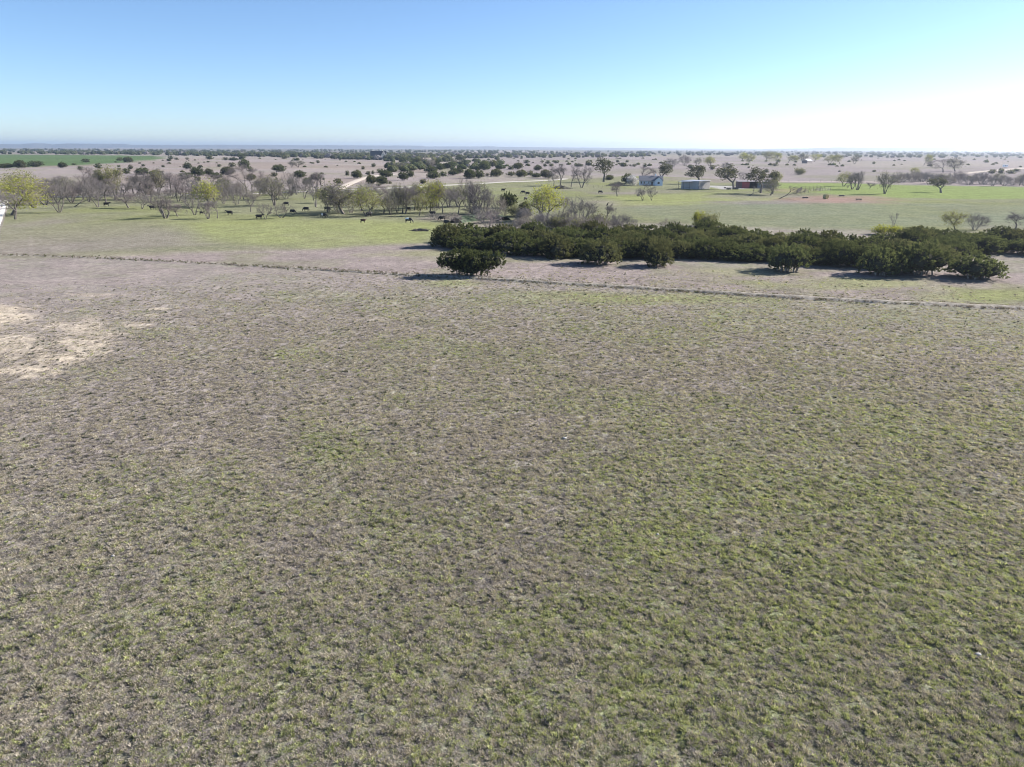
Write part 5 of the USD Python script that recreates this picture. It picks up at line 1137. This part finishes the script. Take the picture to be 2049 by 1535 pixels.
make_cow('graze_b', pose='graze', seed=5, step=.18); make_cow('white', pose='graze', seed=6, patch='white_back'); make_cow('flank', pose='graze', seed=7, patch='white_flank', step=.2)
make_cow('calf', pose='stand', seed=8, size=.62); make_cow('brown_calf', pose='turn', seed=9, size=.78, base=(.055, .03, .02))
herd = [
 ('stand', 214, 413, 15, 'black cow standing beside the upright forked mesquite, leftmost of the herd'),
 ('walk', 305, 420, 185, 'black cow behind the wide low mesquite with a dark base'),
 ('calf', 404, 429, 10, 'small black calf lying near the three-limbed mesquite'),
 ('walk', 460, 431, 175, 'young black cow walking on open grass beside the round-headed bare tree'),
 ('stand', 519, 439, 20, 'black cow with raised head next to the black V-shaped mesquite'),
 ('graze', 573, 412, 190, 'black cow just right of the large grey-green tree'),
 ('graze_b', 586, 428, -20, 'cow in the tree shade between two others in the pasture'),
 ('graze', 613, 423, 175, 'black cow side on upon the open green rise'),
 ('flank', 648, 436, -15, 'black cow grazing with a white flank at the edge of the bright grass'),
 ('graze_b', 655, 422, -5, 'black cow grazing at the foot of the largest creek tree, left of it'),
 ('brown_calf', 727, 446, 10, 'brown-black calf standing alone on the bright grass'),
 ('turn', 739, 434, 30, 'black cow resting in the shade under the yellow-green creek tree'),
 ('white', 818, 446, -12, 'black cow with a white back grazing on the bright grass'),
 ('graze', 885, 442, 200, 'dark cow standing behind another near the left end of the thicket'),
 ('graze_b', 894, 451, -25, 'black cow grazing at the left end of the thicket, in front of another'),
 ('stand', 817, 423, 160, 'dark cow in the shade between the creek trees'),
 ('graze', 837, 378.5, -10, 'black cow far back below the county road above the creek trees'),
 ('turn', 866, 432, 200, 'dark cow head showing behind the creek trees left of the mauve thicket'),
 ('walk', 1007, 383.5, 5, 'black cow alone in the pasture behind the single dark juniper'),
 ('graze', 1047, 388, 175, 'left black cow of a pair standing nose to tail beyond the willow-like tree'),
 ('graze_b', 1056, 390.5, 0, 'right black cow of a pair standing nose to tail beyond the willow-like tree'),
 ('graze', 1052, 401, 235, 'black cow seen from behind just left of the yellow-green willow-like tree'),
 ('graze_b', 1201, 387.5, 5, 'black cow grazing left of the small mesquites below the farm')]
for key, bx_, by_, rz, lab in herd:
    p = PT(bx_, by_); k_ = 1.12
    place(cows[key], 'cow', lab, 'cow', (p[0], p[1], p[2]), rz, (k_, k_, k_))

# bird on the thin tree
p = PT(1214, 448); s = depth(p) / FPX; zt = p[2] + 35.5 * s
t = capsule_body([((np.array([0, 0, .30]), .13), (np.array([.05, 0, .52]), .11)), ((np.array([.05, 0, .52]), .11), (np.array([.12, 0, .74]), .055)), ((np.array([.12, 0, .74]), .055), (np.array([.22, 0, .74]), .022)), ((np.array([-.02, 0, .32]), .12), (np.array([-.30, 0, .06]), .06)),
                  ((np.array([.03, .06, .20]), .03), (np.array([.03, .06, 0]), .018)), ((np.array([.03, -.06, .20]), .03), (np.array([.03, -.06, 0]), .018))], .04)
t.apply_scale(1.3); bird = obj('bird', (t.vertices + np.array([p[0], p[1], zt - .05]), t.faces), plain('black_feathers', (.02, .02, .022), .6, .2, 6.0, .3), sm=True)
tag(bird, 'large black bird perched on top of the thin bare tree', 'bird')
m = MB(); m.tube([(p[0], p[1], p[2]), (p[0] + .1, p[1], p[2] + 20 * s), (p[0], p[1], zt)], [.10, .06, .03], 5)
tag(obj('dead_stem', m.get(), bark_mat), 'thin bare stem that carries the black bird', 'stem')

# stones and cow pats in the near grass
stone_col = plain('pale_stone', (.33, .315, .29), .9, .2, 8.0, .1)
for bx_, by_, r_, lab in ((1130, 878, .14, 'pale flat stone in the middle of the near field'), (226, 1113, .08, 'small white stone in the left of the near field'), (118, 931, .06, 'tiny white stone near the left edge of the near field'), (1957, 1311, .10, 'grey stone with a dark shaded side near the right edge'), (1043, 1283, .06, 'tiny white pebble in the near grass left of the centre bottom'), (1316, 1070, .07, 'small pale stone in the greenest patch of the near field')):
    p = PT(bx_, by_); m = trimesh.creation.icosphere(2, 1.0); v = np.array(m.vertices); v *= (.8 + .45 * meshkit.fbm(v * 1.6 + bx_, 2, 1)[:, None]); v *= [r_ * 1.3, r_, r_ * .6]
    tag(obj('stone', (v + np.array([p[0], p[1], p[2] + r_ * .45 + float(near_bumps(p[:1], p[1:2])[0])]), m.faces), stone_col, sm=50), lab, 'stone')
pr_ = np.random.default_rng(51); mb = MB(); n_p = 420
rr = np.sqrt(pr_.uniform(18 ** 2, 130 ** 2, n_p)); aa = pr_.uniform(-.7, .7, n_p); px_, py_ = rr * np.sin(aa), rr * np.cos(aa)
pz_ = Z(px_, py_) + near_bumps(px_, py_); base_m = trimesh.creation.icosphere(1, 1.0)
for k in range(n_p):
    v = np.array(base_m.vertices) * [pr_.uniform(.09, .2), pr_.uniform(.08, .16), pr_.uniform(.03, .07)] * (.8 + .4 * pr_.uniform(0, 1, (42, 1))); v = v[:, :]
    mb.add(v + [px_[k], py_[k], pz_[k] + .02], base_m.faces)
tag(obj('dung', mb.get(), plain('dung', (.055, .045, .038), 1.0, .4, 6.0, .0)), 'dark dried cow pats and clods strewn over the near field', 'cow pats', kind='stuff')
